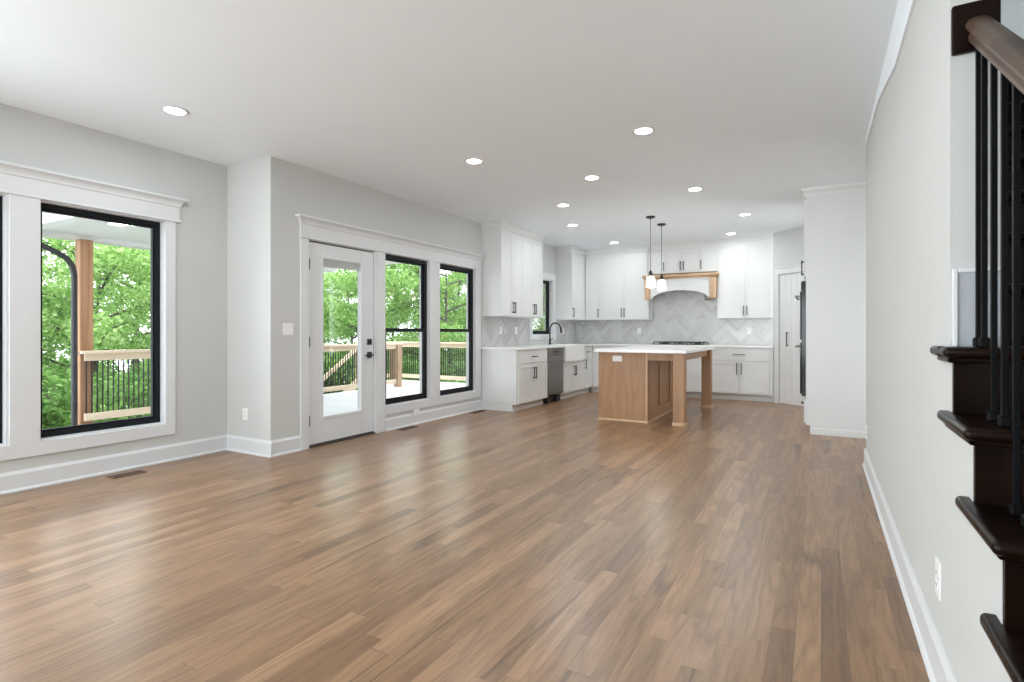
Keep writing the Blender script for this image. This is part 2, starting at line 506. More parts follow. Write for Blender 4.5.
LW = [(-3.35, -2.15, 0.335, 2.115), (-1.75, -0.55, 0.335, 2.115), (-0.10, 0.71, 0.335, 2.115), (0.86, 1.61, 0.335, 2.115), (1.760, 2.675, 0.335, 2.115)]  # first two openings are invented, unseen, for the left fill lamps
struct(wall_cells(MB(), 'y', XW, XW - 0.16, YREAR, YJ, 0, CEIL, LW).build('wall_left', M['wall']), 'pale greige wall around the living room window', 'wall')
struct(MB().box(XW - 0.16, XD, YJ, YJ + 0.14, 0, CEIL).build('wall_return', M['wall']), 'short wall stepping out between left window and patio door', 'wall')
DOOR = (3.66, 4.60, 0.0, 2.06)
PW1 = (4.715, 5.555, 0.285, 2.055)
PW2 = (5.745, 6.620, 0.285, 2.055)
KW = (8.42, 9.24, 1.09, 2.10)
struct(wall_cells(MB(), 'y', XD, XD - 0.14, YJ + 0.14, YB + 0.14, 0, CEIL, [DOOR, PW1, PW2, KW]).build('wall_patio', M['wall']), 'greige wall holding the patio door and two black windows', 'wall')
struct(MB().box(XD, 0.6, YB, YB + 0.14, 0, CEIL).build('wall_back', M['wall']), 'far kitchen wall behind range hood and white cabinets', 'wall')
struct(MB().box(XR, 0.45, 2.06, 5.55, 0, CEIL).build('wall_right', M['wall']), 'long pale wall on the right beside the dark stairs', 'wall')

# wall behind camera, foyer side, hallway
RW = [(-4.55, -3.45, 0.35, 2.25), (-3.05, -1.95, 0.35, 2.25), (-1.55, -0.45, 0.35, 2.25)]  # invented window openings, out of view, for the rear fill lamps
struct(wall_cells(MB(), 'x', YREAR, YREAR - 0.15, XW, 3.0, 0, CEIL, RW).build('wall_rear', M['wall']), 'wall behind the viewpoint with three added window openings', 'wall')
struct(MB().box(1.45, 1.57, YREAR, 5.9, 0, 5.3).build('wall_stair', M['wall']), 'tall wall on the far side of the staircase', 'wall')
hw = MB(); wall_cells(hw, 'y', 1.45, 1.57, 5.9, 7.06, 0, CEIL, [(6.0, 6.85, 0.3, 2.2)]); hw.box(0.46, 1.45, 6.94, 7.06, 0, CEIL)  # unseen window opening invented along with the hall fill lamp
struct(hw.build('wall_hall', M['wall']), 'hall wall beside the tall oven cabinet', 'wall')
struct(wall_cells(MB(), 'y', 0.46, 0.58, 7.06, 8.75, 0, CEIL, [(7.88, 8.56, 0.6, 2.3)]).build('wall_kitchen_right', M['wall']), 'kitchen wall behind the tall oven cabinet', 'wall')  # opening invented for the fill lamp hidden by the oven cabinet
# stair shaft above the ceiling
sh = MB()
sh.box(0.33, 0.45, 0.6, 5.0, CEIL + 0.12, 5.3)
sh.box(0.33, 1.57, 0.48, 0.6, CEIL + 0.12, 5.3)
sh.box(0.33, 1.57, 5.6, 5.72, CEIL + 0.12, 5.3)
sh.box(0.33, 1.57, 0.48, 5.9, 5.3, 5.4)
shaft = struct(sh.build('wall_upstairs', M['wall']), 'upper stairwell wall with panel moulding above the handrail', 'wall')
pm = MB()
for (a0, a1, b0, b1) in ((0.52, 1.38, 3.05, 3.07), (0.52, 1.38, 3.75, 3.77), (0.52, 0.54, 3.07, 3.75), (1.36, 1.38, 3.07, 3.75)):
    pm.box(a0, a1, 5.585, 5.599, b0, b1)
pm.build('panel_moulding', M['trim'], shaft)
area_light('upstairs_fill', (0.95, 2.6, 5.25), (0, 0, 0), 0.16, 0.16, 1.2, (1, 0.96, 0.9), shape='DISK')  # unseen lamp added to light the stair shaft

# pantry wall on the diagonal
def diag_thing(name, label, cat, kind=None):
    return thing(name, label, cat, (-0.66, 9.80, 0), -PI / 4, kind=kind)
pw = MB()
wall_cells(pw, 'x', 0.0, 0.12, -0.02, 1.60, 0, CEIL, [(0.10, 0.86, 0, 2.06)])
o = pw.build('wall_pantry', M['wall']); o.location = (-0.66, 9.80, 0); o.rotation_euler = (0, 0, -PI / 4)
struct(o, 'diagonal corner wall around the white pantry door', 'wall')

# right wall: baseboard with shoe, patched crown strip
BBH = 0.146
def base_profile(t=0.015):
    return [(0, 0), (t + 0.012, 0), (t + 0.012, 0.010), (t + 0.004, 0.020), (t, 0.022), (t, BBH - 0.022), (t * 0.45, BBH - 0.006), (t * 0.3, BBH), (0, BBH)]
def baseboard_y(name, X, sgn, y0, y1, label):
    pts = [(X + sgn * p[0], p[1]) for p in base_profile()]
    return struct(MB().prism(pts, 'y', y0, y1).build(name, M['trim']), label, 'baseboard')
def baseboard_x(name, Y, sgn, x0, x1, label):
    pts = [(Y + sgn * p[0], p[1]) for p in base_profile()]
    return struct(MB().prism(pts, 'x', x0, x1).build(name, M['trim']), label, 'baseboard')
baseboard_y('baseboard_right', XR, -1, 0.25, 5.55, 'white baseboard along the right stair wall')
baseboard_x('baseboard_right_end', 5.55, 1, XR - 0.015, 0.45, 'white baseboard wrapping the far end of the right wall')
baseboard_y('baseboard_left', XW, 1, YREAR, YJ - 0.001, 'white baseboard under the living room window')
baseboard_x('baseboard_return', YJ, -1, XW, XD + 0.027, 'white baseboard on the short stepped wall')
baseboard_y('baseboard_patio', XD, 1, YJ, 3.568, 'short white baseboard left of the patio door')
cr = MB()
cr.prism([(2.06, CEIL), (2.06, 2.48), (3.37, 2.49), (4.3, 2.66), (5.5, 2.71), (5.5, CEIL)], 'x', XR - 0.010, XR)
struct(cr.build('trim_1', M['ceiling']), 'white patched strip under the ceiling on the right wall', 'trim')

# ------------------------------------------------------------------ windows
def bx_yz(mb, X0, X1, y0, y1, z0, z1, b=0.0015):
    mb.box(X0, X1, y0, y1, z0, z1, b)

def window_unit(name, label, face, wall_back, o, double_hung=False, recess=0.085):
    """black framed unit in opening o=(y0,y1,z0,z1) of a wall with room face X=face (room on +X side)"""
    y0, y1, z0, z1 = o
    t = thing(name, label, 'window', (face, (y0 + y1) / 2, z0), kind='structure')
    L = -(y1 - y0) / 2; Rr = (y1 - y0) / 2; H = z1 - z0
    # white jamb liner
    j = MB(); d0, d1 = wall_back - face, -0.001
    e = 0.012
    j.box(d0, d1, L, L + e, 0, H); j.box(d0, d1, Rr - e, Rr, 0, H)
    j.box(d0, d1, L + e, Rr - e, 0, e); j.box(d0, d1, L + e, Rr - e, H - e, H)
    j.build('jamb', M['trim'], t)
    L += e; Rr -= e; zb, zt = e, H - e
    f = MB(); w = 0.042; F0, F1 = -recess - 0.05, -recess
    f.box(F0, F1, L, L + w, zb, zt, 0.002); f.box(F0, F1, Rr - w, Rr, zb, zt, 0.002)
    f.box(F0, F1, L + w, Rr - w, zb, zb + w, 0.002); f.box(F0, F1, L + w, Rr - w, zt - w, zt, 0.002)
    f.build('frame', M['frame'], t)
    L += w; Rr -= w; zb += w; zt -= w
    def sash(nm, za, zc, x0, x1, w):
        s = MB()
        s.box(x0, x1, L, L + w, za, zc, 0.0015); s.box(x0, x1, Rr - w, Rr, za, zc, 0.0015)
        s.box(x0, x1, L + w, Rr - w, za, za + w, 0.0015); s.box(x0, x1, L + w, Rr - w, zc - w, zc, 0.0015)
        so = s.build(nm, M['frame'], t)
        xm = (x0 + x1) / 2
        MB().box(xm - 0.002, xm + 0.002, L + w, Rr - w, za + w, zc - w).build('pane', M['glass'], so)
        return so
    if double_hung:
        m = (1.163 - z0)
        sash('upper_sash', m - 0.022, zt, F0 + 0.002, F0 + 0.024, 0.024)
        lo = sash('lower_sash', zb, m + 0.022, F0 + 0.026, F0 + 0.048, 0.026)
        MB().box(F0 + 0.049, F0 + 0.058, -0.03, 0.03, m + 0.004, m + 0.016, 0.001).build('sash_lock', M['black'], lo)
    else:
        sash('sash', zb, zt, F0 + 0.006, F0 + 0.040, 0.016)
    return t

window_unit('window_1', 'black framed window cut off at the left edge', XW, XW - 0.16, LW[3], False, 0.060)
window_unit('window_2', 'tall black framed picture window showing porch post and trees', XW, XW - 0.16, LW[4], False, 0.060)
window_unit('window_3', 'black double hung window right beside the patio door', XD, XD - 0.14, PW1, True, 0.018)
window_unit('window_4', 'black double hung window nearest the kitchen cabinets', XD, XD - 0.14, PW2, True, 0.018)
window_unit('window_5', 'small black framed window above the kitchen sink', XD, XD - 0.14, KW, False, 0.055)
window_unit('window_6', 'black framed living room window further along left wall', XW, XW - 0.16, LW[2], False, 0.060)

def head_crown(X, y0, y1, zb, zt, ret=True):
    """built-up head: bead, frieze and crown; returns MB.  y0,y1 = casing outer edges"""
    mb = MB()
    prof = [(0.022, zb), (0.022, zt - 0.078), (0.030, zt - 0.072), (0.033, zt - 0.055), (0.042, zt - 0.040), (0.056, zt - 0.028),
            (0.070, zt - 0.020), (0.076, zt - 0.018), (0.076, zt)]
    rings = []
    for d, z in prof:
        ex = d - 0.022
        rings.append([mb.bm.verts.new(p) for p in ((X, y0 - ex, z), (X + d, y0 - ex, z), (X + d, y1 + ex, z), (X, y1 + ex, z))])
    for i in range(len(rings) - 1):
        for k in range(4):
            j = (k + 1) % 4
            mb.bm.faces.new((rings[i][k], rings[i][j], rings[i + 1][j], rings[i + 1][k]))
    mb.bm.faces.new(rings[0]); mb.bm.faces.new(rings[-1])
    mb.box(X, X + 0.032, y0 - 0.014, y1 + 0.014, zb - 0.014, zb + 0.004, 0.003)
    return mb

# living room casing (picture framed, three windows wide)
c = MB(); a, b_ = XW, XW + 0.020
c.box(a, b_, 2.665, 2.752, 0.235, 2.115, 0.002)
c.box(a, b_, 1.611, 1.788, 0.335, 2.115, 0.002)
c.box(a, b_, 0.70, 0.86, 0.335, 2.115, 0.002)
c.box(a, b_, -0.16, -0.07, 0.235, 2.115, 0.002)
c.box(a, b_, -0.07, 2.665, 0.235, 0.335, 0.002)
cas = struct(c.build('trim_2', M['trim']), 'white flat casing framing the living room windows', 'trim')
head_crown(XW, -0.16, 2.785, 2.128, 2.325).build('head_crown', M['trim'], cas)

# patio group casing
c = MB(); a, b_ = XD, XD + 0.020
c.box(a, b_, 3.568, 3.665, 0.0, 2.06, 0.002)
c.box(a, b_, 4.595, 4.738, 0.0, 2.06, 0.002)
c.box(a, b_, 5.556, 5.770, 0.286, 2.06, 0.002)
c.box(a, b_, 6.621, 6.765, 0.286, 2.06, 0.002)
c.box(a, b_, 4.739, 6.765, 0.185, 0.285, 0.002)
pcas = struct(c.build('trim_3', M['trim']), 'white casing joining the patio door and two black windows', 'trim')
head_crown(XD, 3.568, 6.775, 2.062, 2.26).build('head_crown', M['trim'], pcas)
bb = MB()
pts = [(XD + p[0], p[1]) for p in base_profile(0.013)]
bb.prism(pts, 'y', 4.746, 6.78)
struct(bb.build('baseboard_window', M['trim']), 'white baseboard under the two black patio windows', 'baseboard')
rv = MB(); rv.box(XD, XD + 0.006, 4.746, 6.765, 0.146, 0.185)
struct(rv.build('trim_4', M['wall']), 'thin grey reveal line between window apron and baseboard', 'trim')
# kitchen window casing
c = MB(); a, b_ = XD, XD + 0.018
c.box(a, b_, 8.32, 8.42, 1.0, 2.10, 0.002); c.box(a, b_, 9.24, 9.385, 1.0, 2.10, 0.002)
c.box(a, b_, 8.32, 9.385, 2.10, 2.22, 0.002); c.box(a, b_, 8.42, 9.24, 1.0, 1.09, 0.002)
struct(c.build('trim_5', M['trim']), 'white casing around the small sink window', 'trim')

# ------------------------------------------------------------------ patio door
d = thing('door_1', 'white patio door with full glass lite and black lever', 'door', (XD, 3.665, 0), kind='structure')
# local: x = out of wall (+ room), y along wall
jm = MB()
jm.box(-0.14, 0.0, -0.005, 0.016, 0, 2.06); jm.box(-0.14, 0.0, 0.915, 0.935, 0, 2.06); jm.box(-0.14, 0.0, 0.016, 0.915, 2.042, 2.06)
jm.build('jamb', M['trim'], d)
D0, D1 = -0.055, -0.012
sl = MB(); ly0, ly1, lz0, lz1 = 0.180, 0.735, 0.268, 1.90
sl.box(D0, D1, 0.020, ly0, 0.025, 2.028, 0.002); sl.box(D0, D1, ly1, 0.911, 0.025, 2.028, 0.002)
sl.box(D0, D1, ly0, ly1, 0.025, lz0, 0.002); sl.box(D0, D1, ly0, ly1, lz1, 2.028, 0.002)
sl.build('slab', M['trim'], d)
lf = MB(); w = 0.018
for (y0, y1, z0, z1) in ((ly0 - 0.012, ly0 + w, lz0 - 0.012, lz1 + 0.012), (ly1 - w, ly1 + 0.012, lz0 - 0.012, lz1 + 0.012), (ly0 + w, ly1 - w, lz0 - 0.012, lz0 + w), (ly0 + w, ly1 - w, lz1 - w, lz1 + 0.012)):
    lf.box(D0 - 0.008, D1 + 0.010, y0, y1, z0, z1, 0.004)
MB().box(-0.075, -0.050, 0.016, 0.915, 2.020, 2.0425).build('gap_shade_strip', M['slot'], d)  # black strip added so the gap above the slab reads dark
lf.build('glass_frame', M['trim'], d)
MB().box(-0.036, -0.032, ly0, ly1, lz0, lz1).build('pane', M['glass'], d)
bl = MB()
for k in range(9):
    z = lz1 - w - 0.006 - k * 0.0085
    bl.box(-0.030, -0.016, ly0 + w + 0.004, ly1 - w - 0.004, z - 0.0055, z)
M['blind'] = plain('grey_blind_slats', (0.50, 0.50, 0.49), 0.6)
bl.build('raised_blind', M['blind'], d)
MB().box(-0.13, 0.004, 0.0, 0.93, 0.0, 0.014, 0.002).build('threshold', M['bronze'], d)
MB().box(D0, D1 + 0.003, 0.022, 0.909, 0.014, 0.028).build('sweep', M['slot'], d)
for z in (0.265, 1.041, 1.807):
    h = MB(); h.box(-0.012, 0.003, 0.012, 0.026, z - 0.05, z + 0.05, 0.001); h.tube([(0.002, 0.018, z - 0.052), (0.002, 0.018, z + 0.052)], 0.006, 8)
    h.build('hinge', M['bronze'], d)
lock = MB(); lock.box(D1, D1 + 0.012, 0.812, 0.878, 1.030 - 0.033, 1.030 + 0.033, 0.003)
lock.box(D1 + 0.012, D1 + 0.030, 0.840, 0.850, 1.015, 1.045, 0.002)
lock.build('deadbolt', M['black'], d)
lev = MB(); lev.box(D1, D1 + 0.012, 0.812, 0.878, 0.885 - 0.033, 0.885 + 0.033, 0.003)
lev.tube([(D1 + 0.01, 0.845, 0.885), (D1 + 0.055, 0.845, 0.885)], 0.010, 10)
lev.box(D1 + 0.045, D1 + 0.060, 0.740, 0.855, 0.876, 0.894, 0.004)
lev.build('lever_handle', M['black'], d)

# ------------------------------------------------------------------ wall plates
def plate(name, label, loc, normal, w, h, kind, cat):
    """normal: '+x','-x','-y' ; local x across, z up, faces -y"""
    rz = {'-y': 0, '+x': PI / 2, '-x': -PI / 2}[normal]
    t = thing(name, label, cat, loc, rz)
    MB().box(-w / 2, w / 2, -0.006, 0, -h / 2, h / 2, 0.002, 2).build('plate', M['plate'], t)
    if kind == 'outlet':
        for s in (-1, 1):
            o = MB().box(-0.016, 0.016, -0.008, -0.005, s * 0.02 - 0.013, s * 0.02 + 0.013, 0.002).build('socket', M['plate'], t)
            sl = MB()
            for q in (-0.006, 0.006):
                sl.box(q - 0.001, q + 0.001, -0.0085, -0.0078, s * 0.02 - 0.004, s * 0.02 + 0.006)
            sl.build('slots', M['slot'], o)
    elif kind == 'outlet_h':
        for s in (-1, 1):
            o = MB().box(s * 0.02 - 0.013, s * 0.02 + 0.013, -0.008, -0.005, -0.016, 0.016, 0.002).build('socket', M['plate'], t)
            sl = MB()
            for q in (-0.006, 0.006):
                sl.box(s * 0.02 - 0.004, s * 0.02 + 0.006, -0.0085, -0.0078, q - 0.001, q + 0.001)
            sl.build('slots', M['slot'], o)
    else:
        n = 2
        for k in range(n):
            x = (k - (n - 1) / 2) * 0.046
            MB().box(x - 0.016, x + 0.016, -0.010, -0.005, -0.033, 0.033, 0.002).build('rocker', M['plate'], t)
    return t
plate('light_switch', 'white double light switch left of the patio door', (XD, 3.437, 1.165), '+x', 0.116, 0.115, 'switch', 'light switch')
plate('wall_outlet', 'white outlet low on the short stepped wall', (-4.73, YJ, 0.365), '-y', 0.075, 0.116, 'outlet', 'outlet')
plate('wall_outlet', 'white outlet set in the trim below patio window', (XD + 0.020, 5.285, 0.150), '+x', 0.116, 0.072, 'outlet_h', 'outlet')
plate('wall_outlet', 'white outlet low on the right stair wall, nearest stairs', (XR, 2.23, 0.336), '-x', 0.075, 0.120, 'outlet', 'outlet')
plate('wall_outlet', 'white outlet at the far end of right wall', (XR, 5.42, 0.30), '-x', 0.075, 0.116, 'outlet', 'outlet')

# ------------------------------------------------------------------ floor registers
def register(label, cx, cy, w=0.11, l=0.29):
    t = thing('floor_register', label, 'floor vent', (cx, cy, 0), group='floor registers along the left walls')
    f = MB(); e = 0.014
    f.box(-w / 2, w / 2, -l / 2, -l / 2 + e, 0, 0.005, 0.001); f.box(-w / 2, w / 2, l / 2 - e, l / 2, 0, 0.005, 0.001)
    f.box(-w / 2, -w / 2 + e, -l / 2, l / 2, 0, 0.005, 0.001); f.box(w / 2 - e, w / 2, -l / 2, l / 2, 0, 0.005, 0.001)
    f.build('frame', M['register'], t)
    s = MB(); n = 14
    for k in range(n):
        y = -l / 2 + e + (k + 0.5) * (l - 2 * e) / n
        s.box(-w / 2 + e, w / 2 - e, y - 0.004, y + 0.004, 0.001, 0.004)
    s.build('slats', M['register'], t)
    MB().box(-w / 2 + e, w / 2 - e, -l / 2 + e, l / 2 - e, 0.0, 0.0012).build('duct_opening', M['slot'], t)
    return t
register('brown floor register below the living room window', -4.82, 2.285, l=0.24)
register('brown floor register in front of the patio door side window', -4.26, 5.02)
register('brown floor register beside the white end cabinet', -4.26, 6.55)

# ------------------------------------------------------------------ recessed lights
def downlight(x, y, label, z=CEIL, r=0.085, power=DOWNLIGHT, mat='lamp', group='recessed ceiling lights'):
    t = thing('recessed_light', label, 'ceiling light', (x, y, z), group=group)
    MB().lathe([(r, -0.0005), (r + 0.004, -0.004), (r - 0.004, -0.009), (r - 0.018, -0.006), (r - 0.020, -0.0005)], seg=28, cap0=False, cap1=False).build('trim_ring', M['trim'], t, smooth=True)
    MB().lathe([(r - 0.019, -0.0055), (r - 0.021, -0.006), (0.001, -0.006)], seg=28, cap0=False).build('lens', M[mat], t)
    if power:
        l = area_light('lamp', (0, 0, -0.012), (0, 0, 0), 2 * (r - 0.02), 0, power, (0.88, 0.95, 1.0), shape='DISK')
        l.parent = t
    return t
downlight(-4.07, 2.24, 'recessed light nearest the living room window')
downlight(-2.83, 4.28, 'recessed light in front of the patio door')
downlight(-1.23, 4.30, 'recessed light nearest the long right wall and the stairs')
KP = DOWNLIGHT * 0.78
downlight(-2.07, 5.34, 'single recessed light between the first and second pairs', power=KP)
downlight(-2.83, 6.32, 'recessed light in front of the kitchen end cabinet', power=KP)
downlight(-1.23, 6.34, 'recessed light above the near right corner of the island', power=KP)
downlight(-3.24, 7.57, 'recessed light closest to the sink wall upper cabinets', power=KP)
downlight(-0.90, 8.03, 'recessed light nearest the tall oven cabinet', power=KP)
downlight(-1.27, 9.49, 'recessed light in front of upper cabinet right of hood', power=KP)
downlight(-3.22, 9.40, 'recessed light in front of upper cabinets left of hood', power=KP)
for (x, y) in ((-0.9, 2.24), (-2.5, 1.0), (-4.07, -0.9), (-2.5, -2.4)):
    downlight(x, y, 'recessed light above the near end of the living room', power=DOWNLIGHT * 0.8)

# ------------------------------------------------------------------ cabinets
HG = 0.0016
def bar_handle(parent, x, z, length, vertical=True, y=0.0):
    m = MB(); r = 0.0062; o = -0.032
    if vertical:
        m.box(x - r, x + r, y + o - r, y + o + r, z - length / 2, z + length / 2, 0.0015)
        for s in (-1, 1):
            zz = z + s * (length / 2 - 0.012); m.box(x - r * .9, x + r * .9, y + o, y, zz - r, zz + r)
    else:
        m.box(x - length / 2, x + length / 2, y + o - r, y + o + r, z - r, z + r, 0.0015)
        for s in (-1, 1):
            xx = x + s * (length / 2 - 0.012); m.box(xx - r, xx + r, y + o, y, z - r * .9, z + r * .9)
    return m.build('handle', M['black'], parent)

def shaker(name, parent, x0, x1, z0, z1, rail=0.055, slab=False):
    x0 += HG; x1 -= HG; z0 += HG; z1 -= HG
    m = MB()
    if slab:
        m.box(x0, x1, 0, 0.019, z0, z1, 0.002)
    else:
        m.box(x0, x0 + rail, 0, 0.019, z0, z1, 0.0015); m.box(x1 - rail, x1, 0, 0.019, z0, z1, 0.0015)
        m.box(x0 + rail, x1 - rail, 0, 0.019, z0, z0 + rail, 0.0015); m.box(x0 + rail, x1 - rail, 0, 0.019, z1 - rail, z1, 0.0015)
        m.box(x0 + rail - 0.002, x1 - rail + 0.002, 0.009, 0.018, z0 + rail - 0.002, z1 - rail + 0.002)
    return m.build(name, M['cab'], parent)

def crown_part(parent, w, zt, depth, left=True, right=False, h=0.10):
    """small crown from cabinet top to the ceiling, front and exposed sides"""
    m = MB()
    prof = [(0.0, zt - h), (-0.012, zt - h), (-0.014, zt - h + 0.03), (-0.030, zt - 0.03), (-0.038, zt - 0.02), (-0.038, zt), (0.0, zt)]
    A = []; B = []
    for d_, z in prof:
        A.append(m.bm.verts.new((0 + (d_ if left else 0), 0.02 + d_, z)))
        B.append(m.bm.verts.new((w - (d_ if right else 0), 0.02 + d_, z)))
    n = len(prof)
    for i in range(n):
        k = (i + 1) % n
        m.bm.faces.new((A[k], A[i], B[i], B[k]))
    for use, S, sx, base in ((left, A, 1, 0), (right, B, -1, w)):
        if use:
            Q = [m.bm.verts.new((v.co.x, depth - 0.0005, v.co.z)) for v in S]
            for i in range(n):
                k = (i + 1) % n
                m.bm.faces.new((S[k], S[i], Q[i], Q[k]))
            m.bm.faces.new(Q)
        else:
            m.bm.faces.new(S)
    return m.build('crown_moulding', M['cab'], parent)

def upper(label, loc, rz, w, depth, z0, z1, doors, left_end=False, right_end=False, hl=0.165, handle_low=True, crown=True, group=None):
    """doors: list of (x0, x1, 'l'|'r'|None handle side)"""
    t = thing('wall_cabinet', label, 'wall cabinet', loc, rz, group)
    ztop = CEIL - 0.101 if crown else z1
    MB().box(0, w, 0.020, depth, z0, ztop, 0.0015).build('body', M['cab'], t)
    for (x0, x1, hs) in doors:
        dd = shaker('door', t, x0, x1, z0 + 0.004, z1, rail=0.050)
        if hs:
            hx = x0 + 0.028 if hs == 'l' else x1 - 0.028
            bar_handle(dd, hx, (z0 + 0.05 + hl / 2) if handle_low else (z1 - 0.05 - hl / 2), hl)
    if crown: crown_part(t, w, CEIL - 0.001, depth, left_end, right_end)
    return t

def base(label, loc, rz, w, depth, fronts, toe=True, left_end=False, z1=0.885, name='base_cabinet', body_top=None):
    """fronts: (kind, x0, x1, z0, z1, handle) handle: None | ('h',x,z) | ('v',x,z)"""
    t = thing(name, label, 'base cabinet', loc, rz)
    MB().box(0, w, 0.020, depth, 0.10, body_top or z1, 0.0015).build('body', M['cab'], t)
    if toe:
        m = MB(); m.box(0.0 if not left_end else 0.0, w, 0.085, depth, 0, 0.099)
        m.box(0, w, 0.073, 0.085, 0, 0.045, 0.003)
        m.build('toe_kick', M['cab'], t)
    for (kind, x0, x1, z0, z1_, hd) in fronts:
        dd = shaker('drawer' if kind == 'drawer' else 'door', t, x0, x1, z0, z1_, slab=(kind == 'drawer'))
        for q in (hd if isinstance(hd, list) else [hd]):
            if q: bar_handle(dd, q[1], q[2], q[3] if len(q) > 3 else 0.15, q[0] == 'v')
    return t

XF = -3.755   # sink-run door faces
R90 = PI / 2
UW = 0.335
# --- uppers, sink wall
upper('white wall cabinet nearest the patio windows', (XD + UW, 6.815, 0), R90, 0.688, UW - 0.001, 1.375, 2.62, [(0, 0.344, 'r'), (0.344, 0.688, 'l')], left_end=True)
upper('white wall cabinet just left of the sink window', (XD + UW, 7.504, 0), R90, 0.676, UW - 0.001, 1.375, 2.62, [(0, 0.338, 'r'), (0.338, 0.676, 'l')], right_end=True)
upper('white corner wall cabinet right of the sink window', (XD + UW, 9.392, 0), R90, YB - 9.392 - 0.001, UW - 0.001, 1.375, 2.62, [(0.0, YB - UW - 9.392 - 0.006, 'l')], left_end=True)
# --- uppers, back wall
YF = YB - UW
upper('narrow single door wall cabinet next to the corner', (XD + UW + 0.001, YF, 0), 0, 0.305, UW - 0.001, 1.375, 2.62, [(0.004, 0.305, 'r')])
upper('double door white wall cabinet left of the range hood', (-3.726, YF, 0), 0, 0.945, UW - 0.001, 1.375, 2.62, [(0, 0.463, 'r'), (0.463, 0.925, 'l')], right_end=False)
upper('white four door wall cabinet above the range hood', (-2.780, YF + 0.03, 0), 0, 1.203, UW - 0.031, 2.205, 2.62, [(0, 0.301, 'r'), (0.301, 0.602, 'r'), (0.602, 0.902, 'l'), (0.902, 1.203, 'l')], hl=0.16)
upper('double door white wall cabinet right of the range hood', (-1.576, YF, 0), 0, 0.906, UW - 0.001, 1.375, 2.62, [(0.03, 0.453, 'r'), (0.453, 0.876, 'l')], left_end=False)
# --- base, sink run
base('white end base cabinet facing the living room', (XF, 6.80, 0), R90, 0.98, 0.611, [
    ('drawer', 0.03, 0.975, 0.68, 0.87, ('h', 0.50, 0.775)),
    ('door', 0.03, 0.502, 0.105, 0.672, ('v', 0.47, 0.53, 0.17)), ('door', 0.502, 0.975, 0.105, 0.672, ('v', 0.535, 0.53, 0.17))])
# end panel skin lies flush on the exposed side
base('white sink base cabinet below the apron sink', (XF, 8.395, 0), R90, 0.895, 0.611, [
    ('door', 0.01, 0.447, 0.105, 0.60, ('v', 0.415, 0.47, 0.17)), ('door', 0.447, 0.885, 0.105, 0.60, ('v', 0.48, 0.47, 0.17))], body_top=0.635)
base('narrow white base cabinet right of the sink', (XF, 9.291, 0), R90, 0.465, 0.611, [
    ('drawer', 0.01, 0.40, 0.68, 0.87, ('h', 0.20, 0.775)), ('door', 0.01, 0.40, 0.105, 0.672, ('v', 0.05, 0.56, 0.17))])
# --- base, back run
YBF = 9.765
cbc = base('white base cabinet in the far corner left of the cooktop', (XF + 0.022, YBF, 0), 0, 1.10, YB - YBF - 0.001, [
    ('drawer', 0.02, 0.56, 0.68, 0.87, ('h', 0.29, 0.775)), ('drawer', 0.56, 1.09, 0.68, 0.87, ('h', 0.825, 0.775)),
    ('door', 0.02, 0.56, 0.105, 0.672, ('v', 0.525, 0.57)), ('door', 0.56, 1.09, 0.105, 0.672, ('v', 0.595, 0.57))])
fl = MB(); fl.box(-0.046, 0.018, 0.0, 0.019, 0.10, 0.885); fl.box(-0.105, -0.001, 0.075, 0.10, 0.0, 0.099); fl.build('corner_filler', M['cab'], cbc)
base('white three drawer base cabinet under the cooktop', (-2.631, YBF, 0), 0, 0.975, YB - YBF - 0.001, [
    ('drawer', 0.01, 0.965, 0.68, 0.87, ('h', 0.487, 0.775)), ('drawer', 0.01, 0.965, 0.40, 0.672, ('h', 0.487, 0.60)), ('drawer', 0.01, 0.965, 0.105, 0.392, ('h', 0.487, 0.32))])
base('white base cabinet right of the cooktop with two doors', (-1.655, YBF, 0), 0, 0.975, YB - YBF - 0.001, [
    ('drawer', 0.01, 0.93, 0.665, 0.865, ('h', 0.47, 0.765, 0.19)),
    ('door', 0.01, 0.47, 0.115, 0.655, ('v', 0.435, 0.53, 0.19)), ('door', 0.47, 0.93, 0.115, 0.655, ('v', 0.505, 0.53, 0.19))])

# --- countertop (one continuous L)
ct = MB()
CT0, CT1 = 0.886, 0.918
ct.prism([(XD + 0.001, 6.775), (XF + 0.028, 6.775), (XF + 0.028, 8.42), (XD + 0.10, 8.42), (XD + 0.10, 9.26), (XF + 0.028, 9.26), (XF + 0.028, YBF - 0.028),
          (-0.672, YBF - 0.028), (-0.672, YB - 0.001), (XD + 0.001, YB - 0.001)], 'z', CT0, CT1)
tag(ct.build('countertop', M['quartz']), 'white quartz countertop running along the sink and range walls', 'countertop')

# --- apron sink
sk = thing('apron_sink', 'white apron front farmhouse sink under the small window', 'sink', (XF, 8.425, 0), R90)
W_ = 0.83; s = MB()
s.box(0, W_, -0.028, 0.0, 0.635, 0.915, 0.006, 2)
s.box(0, 0.03, 0.0, 0.48, 0.66, 0.912, 0.003); s.box(W_ - 0.03, W_, 0.0, 0.48, 0.66, 0.912, 0.003)
s.box(0.03, W_ - 0.03, 0.45, 0.48, 0.66, 0.912, 0.003); s.box(0.03, W_ - 0.03, 0.0, 0.45, 0.645, 0.67, 0.003)
s.build('basin', M['ceramic'], sk)
MB().lathe([(0.045, 0.671), (0.04, 0.674), (0.001, 0.673)], (W_ / 2, 0.25, 0), 20, cap0=False).build('drain', M['steel'], sk, smooth=True)
